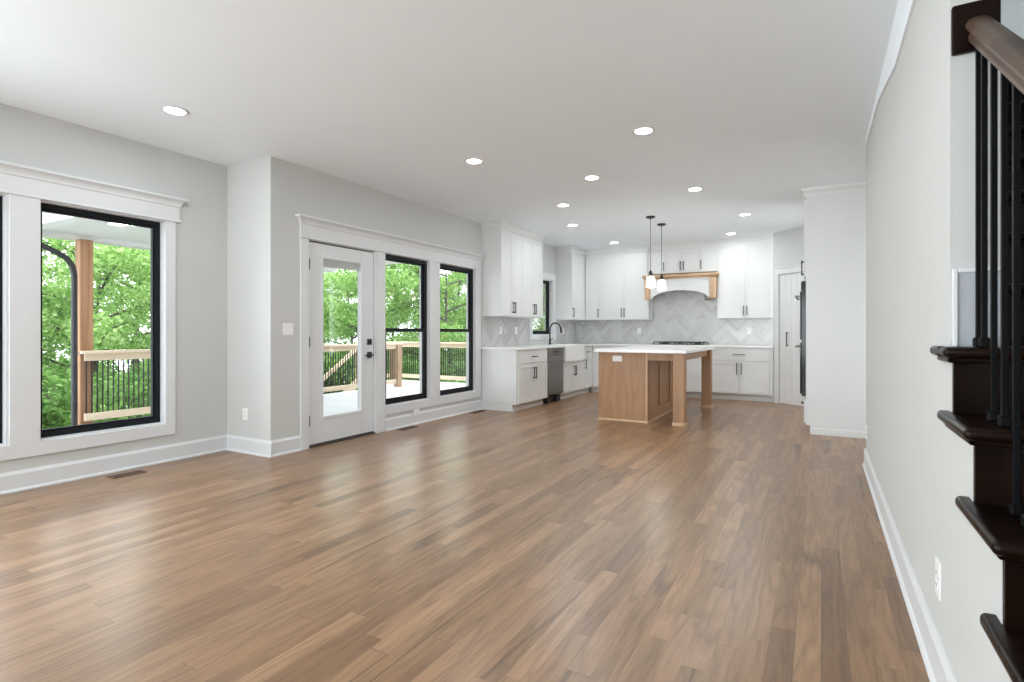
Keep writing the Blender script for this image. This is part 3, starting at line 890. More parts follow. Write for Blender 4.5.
# --- faucet
fc = thing('kitchen_faucet', 'matte black gooseneck faucet behind the apron sink', 'faucet', (-4.23, 8.86, CT1))
pts = [(0, 0, 0.0), (0, 0, 0.25)]
for k in range(1, 13):
    a_ = PI - PI * k / 12 * 0.93
    pts.append((0.105 + 0.105 * math.cos(a_), 0, 0.27 + 0.115 * math.sin(a_)))
MB().lathe([(0.027, 0), (0.027, 0.012), (0.018, 0.02), (0.017, 0.10), (0.013, 0.11)], seg=18).build('base', M['black'], fc, smooth=True)
MB().tube(pts, 0.013, 12).build('gooseneck', M['black'], fc, smooth=True)
e = Vector(pts[-1]); 
MB().tube([e + Vector((0, 0, 0.006)), e + Vector((0.008, 0, -0.03)), e + Vector((0.014, 0, -0.085))], [0.016, 0.017, 0.019], 12).build('spray_head', M['black'], fc, smooth=True)
MB().tube([(0, 0.015, 0.075), (0.0, 0.045, 0.085), (0.03, 0.060, 0.12)], [0.008, 0.007, 0.005], 8).build('lever', M['black'], fc, smooth=True)

# --- dishwasher
dw = thing('dishwasher', 'dark stainless dishwasher between end cabinet and sink', 'dishwasher', (XF, 7.783, 0), R90)
MB().box(0.004, 0.604, 0.025, 0.60, 0.12, 0.884, 0.002).build('tub', M['slot'], dw)
dd = MB().box(0.006, 0.602, 0.0, 0.024, 0.135, 0.775, 0.004).build('door', M['steel'], dw)
cp = MB().box(0.006, 0.602, -0.004, 0.024, 0.778, 0.872, 0.004).build('control_panel', M['steel'], dw)
MB().box(0.18, 0.43, -0.0055, -0.0035, 0.80, 0.845, 0.001).build('pocket_handle', M['bronze'], cp)
MB().box(0.03, 0.58, 0.07, 0.60, 0.0, 0.118, 0.002).build('toe_panel', M['black'], dw)
MB().box(0.05, 0.12, 0.02, 0.07, 0.0, 0.13, 0.003).build('foot', M['black'], dw)
MB().box(0.40, 0.56, 0.035, 0.07, 0.0, 0.10, 0.003).build('foot', M['black'], dw)

# --- backsplashes
def clip_poly(poly, x0, x1, z0, z1):
    def cl(pts, f, inter):
        out = []
        for i in range(len(pts)):
            a, b = pts[i - 1], pts[i]
            fa, fb = f(a), f(b)
            if fb >= 0:
                if fa < 0: out.append(inter(a, b, fa, fb))
                out.append(b)
            elif fa >= 0:
                out.append(inter(a, b, fa, fb))
        return out
    it = lambda a, b, fa, fb: (a[0] + (b[0] - a[0]) * fa / (fa - fb), a[1] + (b[1] - a[1]) * fa / (fa - fb))
    for f in (lambda p: p[0] - x0, lambda p: x1 - p[0], lambda p: p[1] - z0, lambda p: z1 - p[1]):
        poly = cl(poly, f, it)
        if len(poly) < 3: return []
    return poly

def herringbone(mb, rects, W=0.075, n=4, gap=0.0016, seed_off=(0, 0)):
    xs0 = min(r[0] for r in rects); xs1 = max(r[1] for r in rects); zs0 = min(r[2] for r in rects); zs1 = max(r[3] for r in rects)
    cx, cz = (xs0 + xs1) / 2, (zs0 + zs1) / 2
    rad = math.hypot(xs1 - xs0, zs1 - zs0) / 2
    K = int(rad / W) + n + 2
    c45 = math.sqrt(0.5)
    for i in range(-K, K):
        for j in range(-K, K):
            m = (i - j) % (2 * n)
            if m == 0: r = (i, i + n, j, j + 1)
            elif m == 2 * n - 1: r = (i, i + 1, j, j + n)
            else: continue
            u0, u1, v0, v1 = r[0] * W + gap, r[1] * W - gap, r[2] * W + gap, r[3] * W - gap
            P = [(cx + (u - v) * c45, cz + (u + v) * c45) for u, v in ((u0, v0), (u1, v0), (u1, v1), (u0, v1))]
            for R in rects:
                q = clip_poly(P, *R)
                if len(q) >= 3:
                    try: mb.poly([(p[0], -0.008, p[1]) for p in q])
                    except Exception: pass

def backsplash(label, loc, rz, rects):
    t = thing('backsplash', label, 'backsplash', loc, rz)
    g = MB()
    for R in rects: g.box(R[0], R[1], -0.007, 0, R[2], R[3])
    g.build('grout', M['grout'], t)
    m = MB(); herringbone(m, rects)
    m.build('tiles', M['tile'], t)
    return t
Z0 = CT1 + 0.001
backsplash('pale grey herringbone tile backsplash on the range wall', (XD + 0.009, YB - 0.001, 0), 0,
           [(0, 3.69, Z0, 1.374), (1.60, 2.78, 1.374, 2.09)])
backsplash('pale grey tile backsplash on the sink wall left of the window', (XD + 0.001, 6.79, 0), R90, [(0, 1.525, Z0, 1.374)])
backsplash('pale grey tile backsplash on the sink wall right of the window', (XD + 0.001, 9.39, 0), R90, [(0, 0.98, Z0, 1.374)])
plate('wall_outlet', 'white outlet in sink wall backsplash nearest the patio', (XD + 0.011, 7.34, 1.165), '+x', 0.075, 0.116, 'outlet', 'outlet')
plate('wall_outlet', 'white outlet in sink wall backsplash nearest sink window', (XD + 0.011, 7.83, 1.165), '+x', 0.075, 0.116, 'outlet', 'outlet')
plate('wall_outlet', 'white outlet in backsplash right of the black faucet', (XD + 0.011, 9.72, 1.165), '+x', 0.075, 0.116, 'outlet', 'outlet')
plate('wall_outlet', 'white outlet in range wall backsplash left of cooktop', (-3.05, YB - 0.011, 1.165), '-y', 0.075, 0.116, 'outlet', 'outlet')
plate('wall_outlet', 'white outlet in range wall backsplash right of cooktop', (-1.10, YB - 0.011, 1.165), '-y', 0.075, 0.116, 'outlet', 'outlet')

# --- cooktop
ck = thing('gas_cooktop', 'black gas cooktop set in the counter under the hood', 'cooktop', (-2.20, 10.06, CT1))
MB().box(-0.455, 0.455, -0.26, 0.26, 0, 0.010, 0.003).build('glass_top', M['oven'], ck)
for gx in (-0.30, 0.0, 0.30):
    g = MB()
    for yy in (-0.21, 0.0, 0.21): g.box(gx - 0.140, gx + 0.140, yy - 0.006, yy + 0.006, 0.036, 0.050, 0.002)
    for xx in (-0.134, 0.0, 0.134): g.box(gx + xx - 0.006, gx + xx + 0.006, -0.216, 0.216, 0.036, 0.050, 0.002)
    for xx in (-0.134, 0.134):
        for yy in (-0.21, 0.21): g.box(gx + xx - 0.007, gx + xx + 0.007, yy - 0.007, yy + 0.007, 0.010, 0.038)
    g.build('grate', M['black'], ck)
for (bx_, by_) in ((-0.30, -0.11), (-0.30, 0.11), (0, 0.02), (0.30, -0.11), (0.30, 0.11)):
    MB().lathe([(0.05, 0.010), (0.048, 0.020), (0.035, 0.024), (0.034, 0.031), (0.001, 0.032)], (bx_, by_, 0), 20, cap0=False).build('burner', M['black'], ck, smooth=True)
for k in range(5):
    MB().lathe([(0.018, 0.010), (0.016, 0.032), (0.001, 0.033)], (-0.14 + k * 0.07, -0.236, 0), 14, cap0=False).build('knob', M['steel'], ck, smooth=True)

# --- range hood
hd = thing('range_hood', 'white arched range hood with pale oak mantel and legs', 'range hood', (-2.195, 9.93, 0))
HW, HD_ = 0.60, YB - 9.93 - 0.011
arch = []
zb_, za_ = 1.745, 1.885
xl, xr = -0.49, 0.49
arch.append((-0.60, zb_)); arch.append((xl, zb_))
for k in range(0, 25):
    u = k / 24; x = xl + (xr - xl) * u
    arch.append((x, zb_ + 0.012 + (za_ - zb_ - 0.012) * (1 - (2 * u - 1) ** 2) ** 0.62))
arch += [(xr, zb_), (0.60, zb_), (0.60, 2.115), (-0.60, 2.115)]
b0 = MB(); b0.prism(arch, 'y', 0.0, 0.03); b0.box(-0.60, -0.57, 0.03, HD_, zb_, 2.115); b0.box(0.57, 0.60, 0.03, HD_, zb_, 2.115)
b0.box(-0.57, 0.57, 0.03, HD_, 1.95, 2.115)
b0.build('body', M['cab'], hd)
MB().box(-0.30, 0.30, 0.08, HD_ - 0.05, 1.925, 1.949, 0.003).build('vent_insert', M['steel'], hd)
sp = MB().box(0.42, 0.50, 0.05, 0.14, 1.70, 1.80, 0.012, 2).build('control_box', M['bronze'], hd)
mt = MB(); mt.box(-0.655, 0.655, -0.055, HD_, 2.128, 2.170, 0.004); mt.box(-0.635, 0.635, -0.030, HD_, 2.096, 2.128, 0.006)
mt.build('mantel_shelf', M['oak_pale_h'], hd)
for s_ in (-1, 1):
    lg = MB(); x0, x1 = sorted((s_ * 0.515, s_ * 0.62))
    lg.box(x0, x1, -0.022, HD_ if False else 0.10, zb_ - 0.012, 2.096, 0.004)
    lg.build('leg', M['oak_pale'], hd)

# ------------------------------------------------------------------ kitchen island
isl = thing('kitchen_island', 'golden oak kitchen island with white top and post legs', 'kitchen island', (-2.53, 6.77, 0))
IW, IL = 0.625, 1.86
b0 = MB()
b0.box(0, IW, 0.0, IL, 0.0, 0.880, 0.002)
b0.build('body', M['oak'], isl)
# seat side: framed panels
pf = MB(); xs = IW
pf.box(xs, xs + 0.018, 0.0, 0.07, 0.0, 0.880, 0.002)
pf.box(xs, xs + 0.018, IL - 0.07, IL, 0.0, 0.880, 0.002)
pf.box(xs, xs + 0.018, 0.07, IL - 0.07, 0.0, 0.15, 0.002); pf.box(xs, xs + 0.018, 0.07, IL - 0.07, 0.79, 0.880, 0.002)
for k in (1, 2):
    y = 0.07 + k * (IL - 0.14) / 3
    pf.box(xs, xs + 0.018, y - 0.035, y + 0.035, 0.15, 0.79, 0.002)
pf.build('panel_frame', M['oak'], isl)
tr = MB()
tr.prism([(0, 0.0), (-0.014, 0.0), (-0.014, 0.010), (0, 0.024)], 'x', -0.0, IW + 0.018)
tr.box(IW + 0.018, IW + 0.032, -0.012, IL, 0, 0.018, 0.003)
tr.build('shoe_moulding', M['oak_pale_h'], isl)
cs = MB(); cs.box(IW - 0.004, IW + 0.020, -0.003, 0.022, 0.0, 0.880, 0.002)
cs.build('corner_strip', M['oak_pale'], isl)
LX = 0.968
for yy in (-0.055, IL - 0.10):
    lg = MB(); lg.box(LX, LX + 0.135, yy, yy + 0.135, 0.045, 0.880, 0.006, 2)
    l_ = lg.build('leg', M['oak'], isl)
    MB().box(LX - 0.010, LX + 0.145, yy - 0.010, yy + 0.145, 0.0, 0.045, 0.006).build('foot', M['oak_pale'], l_)
ap = MB()
ap.box(IW, LX, 0.0, 0.022, 0.785, 0.880, 0.002); ap.box(IW, LX, IL - 0.05, IL - 0.028, 0.785, 0.880, 0.002)
ap.box(LX + 0.055, LX + 0.080, 0.08, IL - 0.10, 0.785, 0.880, 0.002)
ap.build('apron', M['oak'], isl)
MB().box(-0.03, LX + 0.165, -0.085, IL + 0.06, 0.881, 0.920, 0.004, 2).build('countertop', M['quartz'], isl)
ro = thing('island_outlet', 'white outlet plate high on the oak island end', 'outlet', (-2.53 + 0.255, 6.77, 0.80))
MB().box(-0.062, 0.062, -0.006, 0, -0.036, 0.036, 0.002, 2).build('plate', M['plate'], ro)
for s_ in (-1, 1):
    q = MB().box(s_ * 0.028 - 0.016, s_ * 0.028 + 0.016, -0.008, -0.005, -0.022, 0.022, 0.002).build('socket', M['plate'], ro)
    z = MB(); z.box(s_ * 0.028 - 0.006, s_ * 0.028 - 0.004, -0.0085, -0.0078, -0.006, 0.006); z.box(s_ * 0.028 + 0.004, s_ * 0.028 + 0.006, -0.0085, -0.0078, -0.006, 0.006)
    z.build('slots', M['slot'], q)

# ------------------------------------------------------------------ pendants
def pendant(x, y, label):
    t = thing('pendant_light', label, 'pendant light', (x, y, CEIL), group='glass pendants over the island')
    MB().lathe([(0.062, 0), (0.062, -0.014), (0.056, -0.020), (0.010, -0.024), (0.008, -0.04), (0.001, -0.04)], seg=24, cap0=True, cap1=False).build('canopy', M['black'], t, smooth=True)
    MB().tube([(0, 0, -0.03), (0, 0, -0.755)], 0.0035, 8).build('cord', M['black'], t)
    MB().lathe([(0.006, -0.745), (0.012, -0.755), (0.024, -0.77), (0.026, -0.81), (0.034, -0.815), (0.034, -0.825), (0.001, -0.825)], seg=20, cap0=True, cap1=False).build('socket_cap', M['black'], t, smooth=True)
    MB().lathe([(0.030, -0.820), (0.052, -0.838), (0.058, -0.860), (0.058, -0.985), (0.0555, -0.985), (0.0555, -0.860), (0.050, -0.840), (0.029, -0.823)], seg=28, cap0=False, cap1=False).build('glass_shade', M['shade'], t, smooth=True)
    MB().lathe([(0.012, -0.825), (0.014, -0.85), (0.024, -0.875), (0.030, -0.905), (0.025, -0.935), (0.012, -0.950), (0.001, -0.952)], seg=18, cap0=True, cap1=False).build('bulb', M['bulb'], t, smooth=True)
    l = bpy.data.lights.new('pendant_lamp', 'POINT'); l.energy = PENDANT; l.color = (1.0, 0.93, 0.82); l.shadow_soft_size = 0.03
    lo = bpy.data.objects.new('pendant_lamp', l); lo.location = (0, 0, -0.965); col.objects.link(lo); lo.parent = t
    return t
pendant(-2.06, 7.55, 'nearer glass jar pendant over the island')
pendant(-2.06, 8.15, 'farther glass jar pendant over the island')

# ------------------------------------------------------------------ tall oven cabinet, pantry
XO = -0.168
ov = thing('oven_cabinet', 'tall white oven cabinet with blank side panel', 'tall cabinet', (XO, 7.80, 0), -PI / 2)
OW = 0.86; OD = 0.62
b0 = MB(); b0.box(0, OW - 0.0, 0.020, OD, 0.10, CEIL - 0.08, 0.002)
b0.build('body', M['cab'], ov)
m = MB(); m.box(0, OW - 0.004, 0.06, OD, 0, 0.10, 0.002); m.build('toe_kick', M['cab'], ov)
dd = shaker('drawer', ov, 0.01, OW - 0.01, 0.12, 0.385); bar_handle(dd, OW / 2, 0.30, 0.16, False)
for (x0, x1, hx) in ((0.01, OW / 2, OW / 2 - 0.03), (OW / 2, OW - 0.01, OW / 2 + 0.03)):
    dd = shaker('door', ov, x0, x1, 1.76, 2.62); bar_handle(dd, hx, 1.90, 0.17)
m = MB()
prof = [(0.0, CEIL - 0.095), (-0.012, CEIL - 0.095), (-0.018, CEIL - 0.06), (-0.040, CEIL - 0.03), (-0.046, CEIL - 0.001), (0.0, CEIL - 0.001)]
A = [m.bm.verts.new((0, 0.02 + d_, z)) for d_, z in prof]; B = [m.bm.verts.new((OW - d_, 0.02 + d_, z)) for d_, z in prof]
Q = [m.bm.verts.new((OW - d_, OD, z)) for d_, z in prof]; n = len(prof)
for i in range(n):
    k = (i + 1) % n
    m.bm.faces.new((A[k], A[i], B[i], B[k])); m.bm.faces.new((B[k], B[i], Q[i], Q[k]))
m.bm.faces.new(A); m.bm.faces.new(Q)
m.build('crown_moulding', M['cab'], ov)
bs = MB(); bs.box(OW, OW + 0.014, 0.075, OD, 0, 0.07, 0.003); bs.build('side_baseboard', M['cab'], ov)
wo = thing('wall_oven', 'black double wall oven seen edge on in the tall cabinet', 'oven', (XO, 7.80, 0), -PI / 2)
MB().box(0.045, OW - 0.045, -0.022, 0.019, 0.415, 1.715, 0.004).build('face', M['oven'], wo)
for (z0, z1) in ((0.44, 1.02), (1.05, 1.60)):
    dd = MB().box(0.055, OW - 0.055, -0.040, -0.023, z0, z1, 0.004).build('door', M['oven'], wo)
    hh = MB(); hh.tube([(0.10, -0.085, z1 - 0.05), (OW - 0.10, -0.085, z1 - 0.05)], 0.011, 12)
    for x in (0.12, OW - 0.12): hh.tube([(x, -0.085, z1 - 0.05), (x, -0.040, z1 - 0.05)], 0.008, 10)
    hh.build('handle', M['steel'], dd, smooth=True)
MB().box(0.055, OW - 0.055, -0.030, -0.023, 1.62, 1.705, 0.003).build('control_panel', M['steel'], wo)
# pantry
pd = thing('door_2', 'white grooved pantry door with long black pull', 'door', (-0.66, 9.80, 0), -PI / 4, kind='structure')
m = MB(); nb = 6; w0, w1 = 0.105, 0.855; bwid = (w1 - w0) / nb
for k in range(nb):
    m.box(w0 + k * bwid + 0.0015, w0 + (k + 1) * bwid - 0.0015, 0.012, 0.045, 0.012, 2.05, 0.004)
m.box(w0, w1, 0.018, 0.045, 0.012, 2.05)
sl_ = m.build('slab', M['cab'], pd)
bar_handle(pd.children[0], 0.285, 1.03, 0.22, True, 0.012)
m = MB(); m.box(0.02, 0.10, -0.018, 0.0, 0, 2.06, 0.002); m.box(0.86, 0.94, -0.018, 0.0, 0, 2.06, 0.002); m.box(0.02, 0.94, -0.018, 0.0, 2.06, 2.15, 0.002)
m.box(0.005, 0.955, -0.030, 0.0, 2.15, 2.17, 0.002)
m.build('casing', M['cab'], pd)

# ------------------------------------------------------------------ staircase
RISE, RUN = 0.193, 0.255
Y6, Z6 = 1.965, 1.094        # nosing of the tread at the wall end
st = thing('staircase', 'dark stained wooden staircase rising along the right side', 'staircase', (0.9, 1.2, 0))
off = Vector((-0.9, -1.2, 0))
def tread_outline(nose, back, x0, x1, ret):
    pts = [(x0, nose + 0.0), (x1, nose), (x1, back), (x0, back)]
    return pts
steps = []
for k in range(-5, 9):
    nose, z = Y6 + k * RUN, Z6 + k * RISE
    if z < 0.1: continue
    steps.append((k, nose, z))
def nosed(mb, x0, x1, y0, y1, z, th=0.030):
    """tread slab with a rounded front edge (towards -y) and, if open, a rounded left return edge"""
    tmp = bmesh.new(); bmesh.ops.create_cube(tmp, size=1)
    for v in tmp.verts:
        v.co = Vector(((x0 + x1) / 2 + v.co.x * (x1 - x0) - 0.9, (y0 + y1) / 2 + v.co.y * (y1 - y0) - 1.2, z - th / 2 + v.co.z * th))
    ed = [e for e in tmp.edges if abs(e.verts[0].co.z - e.verts[1].co.z) < 1e-6 and (max(v.co.y for v in e.verts) < y0 - 1.2 + 1e-4 or max(v.co.x for v in e.verts) < x0 - 0.9 + 1e-4)]
    vert_e = [e for e in tmp.edges if abs(e.verts[0].co.z - e.verts[1].co.z) > 1e-6 and min(v.co.x for v in e.verts) < x0 - 0.9 + 1e-4]
    bmesh.ops.bevel(tmp, geom=ed + vert_e, offset=0.0135, segments=4, affect='EDGES', profile=0.5)
    mb._merge(tmp)
for (k, nose, z) in steps:
    open_side = k <= 0
    x0 = XR - 0.030 if open_side else 0.452
    if k == 0:
        m = MB(); nosed(m, x0, 1.448, nose, 2.058, z); 
        m.box(x0 - 0.9, XR - 0.001 - 0.9, 2.03 - 1.2, 2.20 - 1.2, z - 0.030, z, 0.008)
        m.box(0.452 - 0.9, 1.448 - 0.9, 2.055 - 1.2, nose + RUN + 0.06 - 1.2, z - 0.030, z)
        m.build('tread', M['walnut'], st, smooth=True)
    else:
        m = MB(); nosed(m, x0, 1.448, nose, nose + RUN + (0.115 if open_side else 0.055), z)
        m.build('tread', M['walnut'], st, smooth=True)
    # scotia under the nosing
    m = MB()
    xs0 = XR - 0.014 if open_side else 0.452
    m.box(xs0 - 0.9, 1.446 - 0.9, nose + 0.034 - 1.2, nose + 0.052 - 1.2, z - 0.046, z - 0.030, 0.004)
    if open_side: m.box(xs0 - 0.9, XR - 0.001 - 0.9, nose + 0.034 - 1.2, min(nose + RUN + 0.09, 2.18) - 1.2, z - 0.046, z - 0.030, 0.004)
    m.build('cove_moulding', M['walnut'], st)
    m = MB(); zlow = max(0.0, z - RISE)
    m.box((XR + 0.001 if open_side else 0.452) - 0.9, 1.446 - 0.9, nose + 0.052 - 1.2, nose + 0.070 - 1.2, zlow, z - 0.031, 0.001)
    m.build('riser', M['walnut'], st)
# white stepped wall under the open treads
poly = [(2.06, 0.0), (2.06, Z6 - 0.032)]
ks = [s_ for s_ in steps if s_[0] <= 0][::-1]
for i, (k, nose, z) in enumerate(ks):
    yr = nose + 0.0705
    poly.append((yr, z - 0.032))
    nz_ = ks[i + 1][2] - 0.032 if i + 1 < len(ks) else 0.0
    poly.append((yr, nz_))
poly = [p for i, p in enumerate(poly) if i == 0 or p != poly[i - 1]]
m = MB(); m.prism(poly, 'x', XR, XR + 0.05)
struct(m.build('wall_stringer', M['wall']), 'pale stepped wall below the open stair treads', 'wall')
# plinth on the wall end
pl = MB(); pl.box(XR + 0.004, XR + 0.016, 2.044, 2.0595, Z6 + 0.001, 1.325, 0.002); pl.box(XR + 0.016, 0.449, 2.044, 2.0595, 1.312, 1.325, 0.002)
pl_ = struct(pl.build('trim_6', M['trim']), 'white edged skirt panel at the stair wall end, greyed for shade', 'trim')
MB().box(XR + 0.016, 0.449, 2.052, 2.0595, Z6 + 0.001, 1.312).build('panel', M['skirt'], pl_)

# balustrade
bal = thing('stair_balustrade', 'black metal balusters under a dark wooden stair handrail', 'stair railing', (0.385, 2.06, Z6))
def rail_z(y): return 2.032 - 0.69 * (2.06 - y)
XBAL = 0.397
sl = RISE / RUN
prof = [(-0.024, -0.036), (0.024, -0.036), (0.026, -0.020), (0.020, -0.010), (0.031, 0.004), (0.032, 0.016), (0.024, 0.030), (0.010, 0.036), (-0.010, 0.036), (-0.024, 0.030), (-0.032, 0.016), (-0.031, 0.004), (-0.020, -0.010), (-0.026, -0.020)]
m = MB()
ya, yb = 0.55, 2.038
R_ = []
for y in (ya, yb):
    R_.append([m.bm.verts.new((XBAL - 0.385 + p[0] * 0.95, y - 2.06, rail_z(y) - Z6 + p[1] * 0.95)) for p in prof])
n = len(prof)
for i in range(n):
    k = (i + 1) % n
    m.bm.faces.new((R_[0][i], R_[0][k], R_[1][k], R_[1][i]))
m.bm.faces.new(R_[0]); m.bm.faces.new(R_[1][::-1])
m.build('handrail', M['walnut_rail'], bal, smooth=True)
MB().box(XR + 0.001 - 0.385, 0.447 - 0.385, -0.022, -0.001, 1.955 - Z6, 2.098 - Z6, 0.006, 2).build('rosette', M['walnut'], bal)
ys = [2.040, 1.978, 1.880, 1.785, 1.690, 1.598, 1.508, 1.420, 1.335, 1.245, 1.155, 1.065, 0.975, 0.885, 0.795]
for y in ys:
    if y < 0.75: continue
    # find the tread under it
    kk = max(s_[0] for s_ in steps if s_[1] <= y - 0.012 and s_[0] <= 0)
    zb = Z6 + kk * RISE
    b = MB(); b.box(XBAL - 0.0066 - 0.385, XBAL + 0.0066 - 0.385, y - 0.0066 - 2.06, y + 0.0066 - 2.06, zb - Z6 + 0.02, rail_z(y) - 0.040 - Z6, 0.0015)
    bo = b.build('baluster', M['iron'], bal)
    s2 = MB(); s2.box(XBAL - 0.0125 - 0.385, XBAL + 0.0125 - 0.385, y - 0.0125 - 2.06, y + 0.0125 - 2.06, zb - Z6 + 0.0005, zb - Z6 + 0.028, 0.004)
    s2.build('shoe', M['iron'], bo)
# newel at the foot of the stairs (out of frame)
nw = MB(); nw.box(XBAL - 0.045 - 0.385, XBAL + 0.045 - 0.385, 0.47 - 2.06, 0.56 - 2.06, 0.0 - Z6, 1.05 - Z6, 0.004)
nw.build('newel_post', M['walnut_rail'], bal)

# ------------------------------------------------------------------ outside: deck, porch, railings
DZ = -0.04
dk = MB()
xs_ = XW - 0.16
nb = 0
y = -1.0
while y < 10.36:
    x1 = xs_ if y < YJ + 0.14 - 0.07 else XD - 0.14
    x0 = -9.35 if y > 9.05 else -8.22
    dk.box(x0, x1 - 0.002, y + 0.003, y + 0.137, DZ - 0.028, DZ, 0.002)
    y += 0.14
struct(dk.build('deck', M['deck']), 'pale grey board deck outside the patio door', 'deck')
dj = MB()
for yy in (-0.9, 3.4, 8.8, 10.1): dj.box(-8.2, XW - 0.17, yy - 0.02, yy + 0.02, DZ - 0.25, DZ - 0.029)
dj.box(-8.24, -8.20, -1.0, 9.05, DZ - 0.25, DZ - 0.029); dj.box(-9.35, -4.6, 10.45, 10.49, DZ - 0.25, DZ - 0.029)
for (px, py) in ((-8.1, -0.5), (-8.1, 3.44), (-8.1, 8.82), (-9.25, 10.1), (-5.6, 10.1)): dj.box(px - 0.07, px + 0.07, py - 0.07, py + 0.07, -3.2, DZ - 0.029)
struct(dj.build('deck_framing', M['pine_z']), 'timber framing and posts carrying the deck', 'deck framing')

RT = 0.905   # rail cap top
def railing(label, p0, p1, newels=(), group='deck railings', skip_cap_ends=False):
    """straight level railing from p0 to p1 (x,y)"""
    p0, p1 = Vector((*p0, 0)), Vector((*p1, 0))
    L = (p1 - p0).length; ang = math.atan2(p1.y - p0.y, p1.x - p0.x)
    t = thing('deck_railing', label, 'railing', (p0.x, p0.y, DZ), ang, group)
    H = RT - DZ
    MB().box(-0.06, L + 0.06, -0.075, 0.075, H - 0.036, H, 0.004).build('rail_cap', M['pine_x'], t)
    MB().box(0, L, -0.019, 0.019, H - 0.126, H - 0.037, 0.003).build('top_rail', M['pine_x'], t)
    MB().box(0, L, -0.019, 0.019, 0.07, 0.16, 0.003).build('bottom_rail', M['pine_x'], t)
    for q in newels:
        MB().box(q - 0.065, q + 0.065, -0.065, 0.065, 0.0, H - 0.037, 0.004).build('post', M['pine_z'], t)
    n = int(L / 0.060)
    proto = None
    for k in range(n):
        x = (k + 0.5) * L / n
        if any(abs(x - q) < 0.08 for q in newels): continue
        if proto is None:
            proto = MB().tube([(0, 0.0, 0.13), (0, 0.0, H - 0.06)], 0.0095, 8).build('baluster', M['black'], t)
            b = proto
        else:
            b = proto.copy(); col.objects.link(b); b.parent = t
        b.location = (x, 0.026, 0)
    return t
railing('long deck railing on the outer edge, from porch post to newel', (-7.985, 3.30), (-7.985, 9.15), newels=(2.9, 5.79))
railing('deck railing across the far end of the deck', (-9.25, 10.35), (-4.55, 10.35), newels=(0.0, 3.4))
railing('short deck railing on the outer side of the stair landing', (-9.28, 9.25), (-9.28, 10.28), newels=(0.0,), group='deck railings')

# deck stairs running down beside the deck
ds = thing('deck_stairs', 'timber deck stairs descending outside the railing', 'stairs', (-8.75, 9.05, DZ))
ns = 13
for k in range(ns):
    MB().box(-0.45, 0.45, -(k + 1) * 0.28, -k * 0.28 + 0.02, -(k + 1) * 0.18 - 0.035, -(k + 1) * 0.18, 0.003).build('tread', M['deck'], ds)
for s_ in (-0.47, 0.47):
    m = MB(); m.prism([(0, -0.30), (0, -0.02), (-ns * 0.28, -ns * 0.18 - 0.02), (-ns * 0.28, -ns * 0.18 - 0.30)], 'x', s_ - 0.019, s_ + 0.019)
    m.build('stringer', M['pine_y'], ds)
m = MB(); hh = RT - DZ
m.prism([(0.2, hh - 0.10), (0.2, hh), (-ns * 0.28, hh - ns * 0.18 - 0.13), (-ns * 0.28, hh - ns * 0.18 - 0.23)], 'x', -0.50, -0.46)
m.build('stair_rail', M['pine_y'], ds)
m = MB(); m.prism([(0.2, 0.12), (0.2, 0.21), (-ns * 0.28, -ns * 0.18 + 0.04), (-ns * 0.28, -ns * 0.18 - 0.05)], 'x', -0.50, -0.46)
m.build('lower_rail', M['pine_y'], ds)
for k in range(26):
    y = -0.05 - k * 0.14; z = y * 0.18 / 0.28
    MB().tube([(-0.48, y, z + 0.10), (-0.48, y, z + hh - 0.10)], 0.0095, 6).build('baluster', M['black'], ds)

# porch roof
pr = MB()
pr.box(-8.30, XW - 0.165, 2.62, 3.40, 2.36, 2.44); pr.box(-8.30, XD - 0.145, 3.40, 7.50, 2.36, 2.44)
pr.box(-8.30, -8.12, 2.62, 7.50, 2.30, 2.36, 0.003)
pr.box(-8.30, XW - 0.17, 2.62, 2.80, 2.30, 2.36, 0.003)
proof = struct(pr.build('porch_roof', M['soffit']), 'white porch ceiling over the deck', 'porch roof')
m = MB(); m.prism([(-8.6, 2.44), (XW - 0.17, 2.44), (XW - 0.17, 3.45), (-8.6, 2.60)], 'y', 2.5, 3.41)
m.prism([(-8.6, 2.44), (XD - 0.15, 2.44), (XD - 0.15, 3.6), (-8.6, 2.60)], 'y', 3.41, 7.6)
m.build('roof', M['soil_grey'], proof)
m = MB(); m.box(-8.35, XW - 0.17, 2.36, 2.50, 2.44, 2.54, 0.01); m.box(-8.74, -8.60, 2.45, 7.6, 2.44, 2.56, 0.01)
m.build('gutter', M['black'], proof)
pp = MB(); pp.box(-8.17, -8.03, 3.275, 3.415, DZ, 2.30, 0.005)
tag(pp.build('porch_post', M['cedar']), 'square cedar porch post outside the living room window', 'post')
dp = MB()
P_ = [(-8.0, 2.45, 2.36), (-8.0, 2.50, 2.33), (-8.0, 2.58, 2.29)]
P_ += [(-8.0, 3.02, 2.10), (-8.0, 3.12, 2.04), (-8.0, 3.18, 1.95), (-8.0, 3.20, 1.84), (-8.0, 3.20, DZ + 0.02)]
dp.tube(P_, 0.033, 12)
tag(dp.build('downspout', M['black'], smooth=True), 'black bent downspout pipe beside the cedar porch post', 'downspout')
t = downlight(-6.92, 3.17, 'bright round light in the porch ceiling', z=2.359, r=0.10, power=6, mat='porch_lamp', group=None)

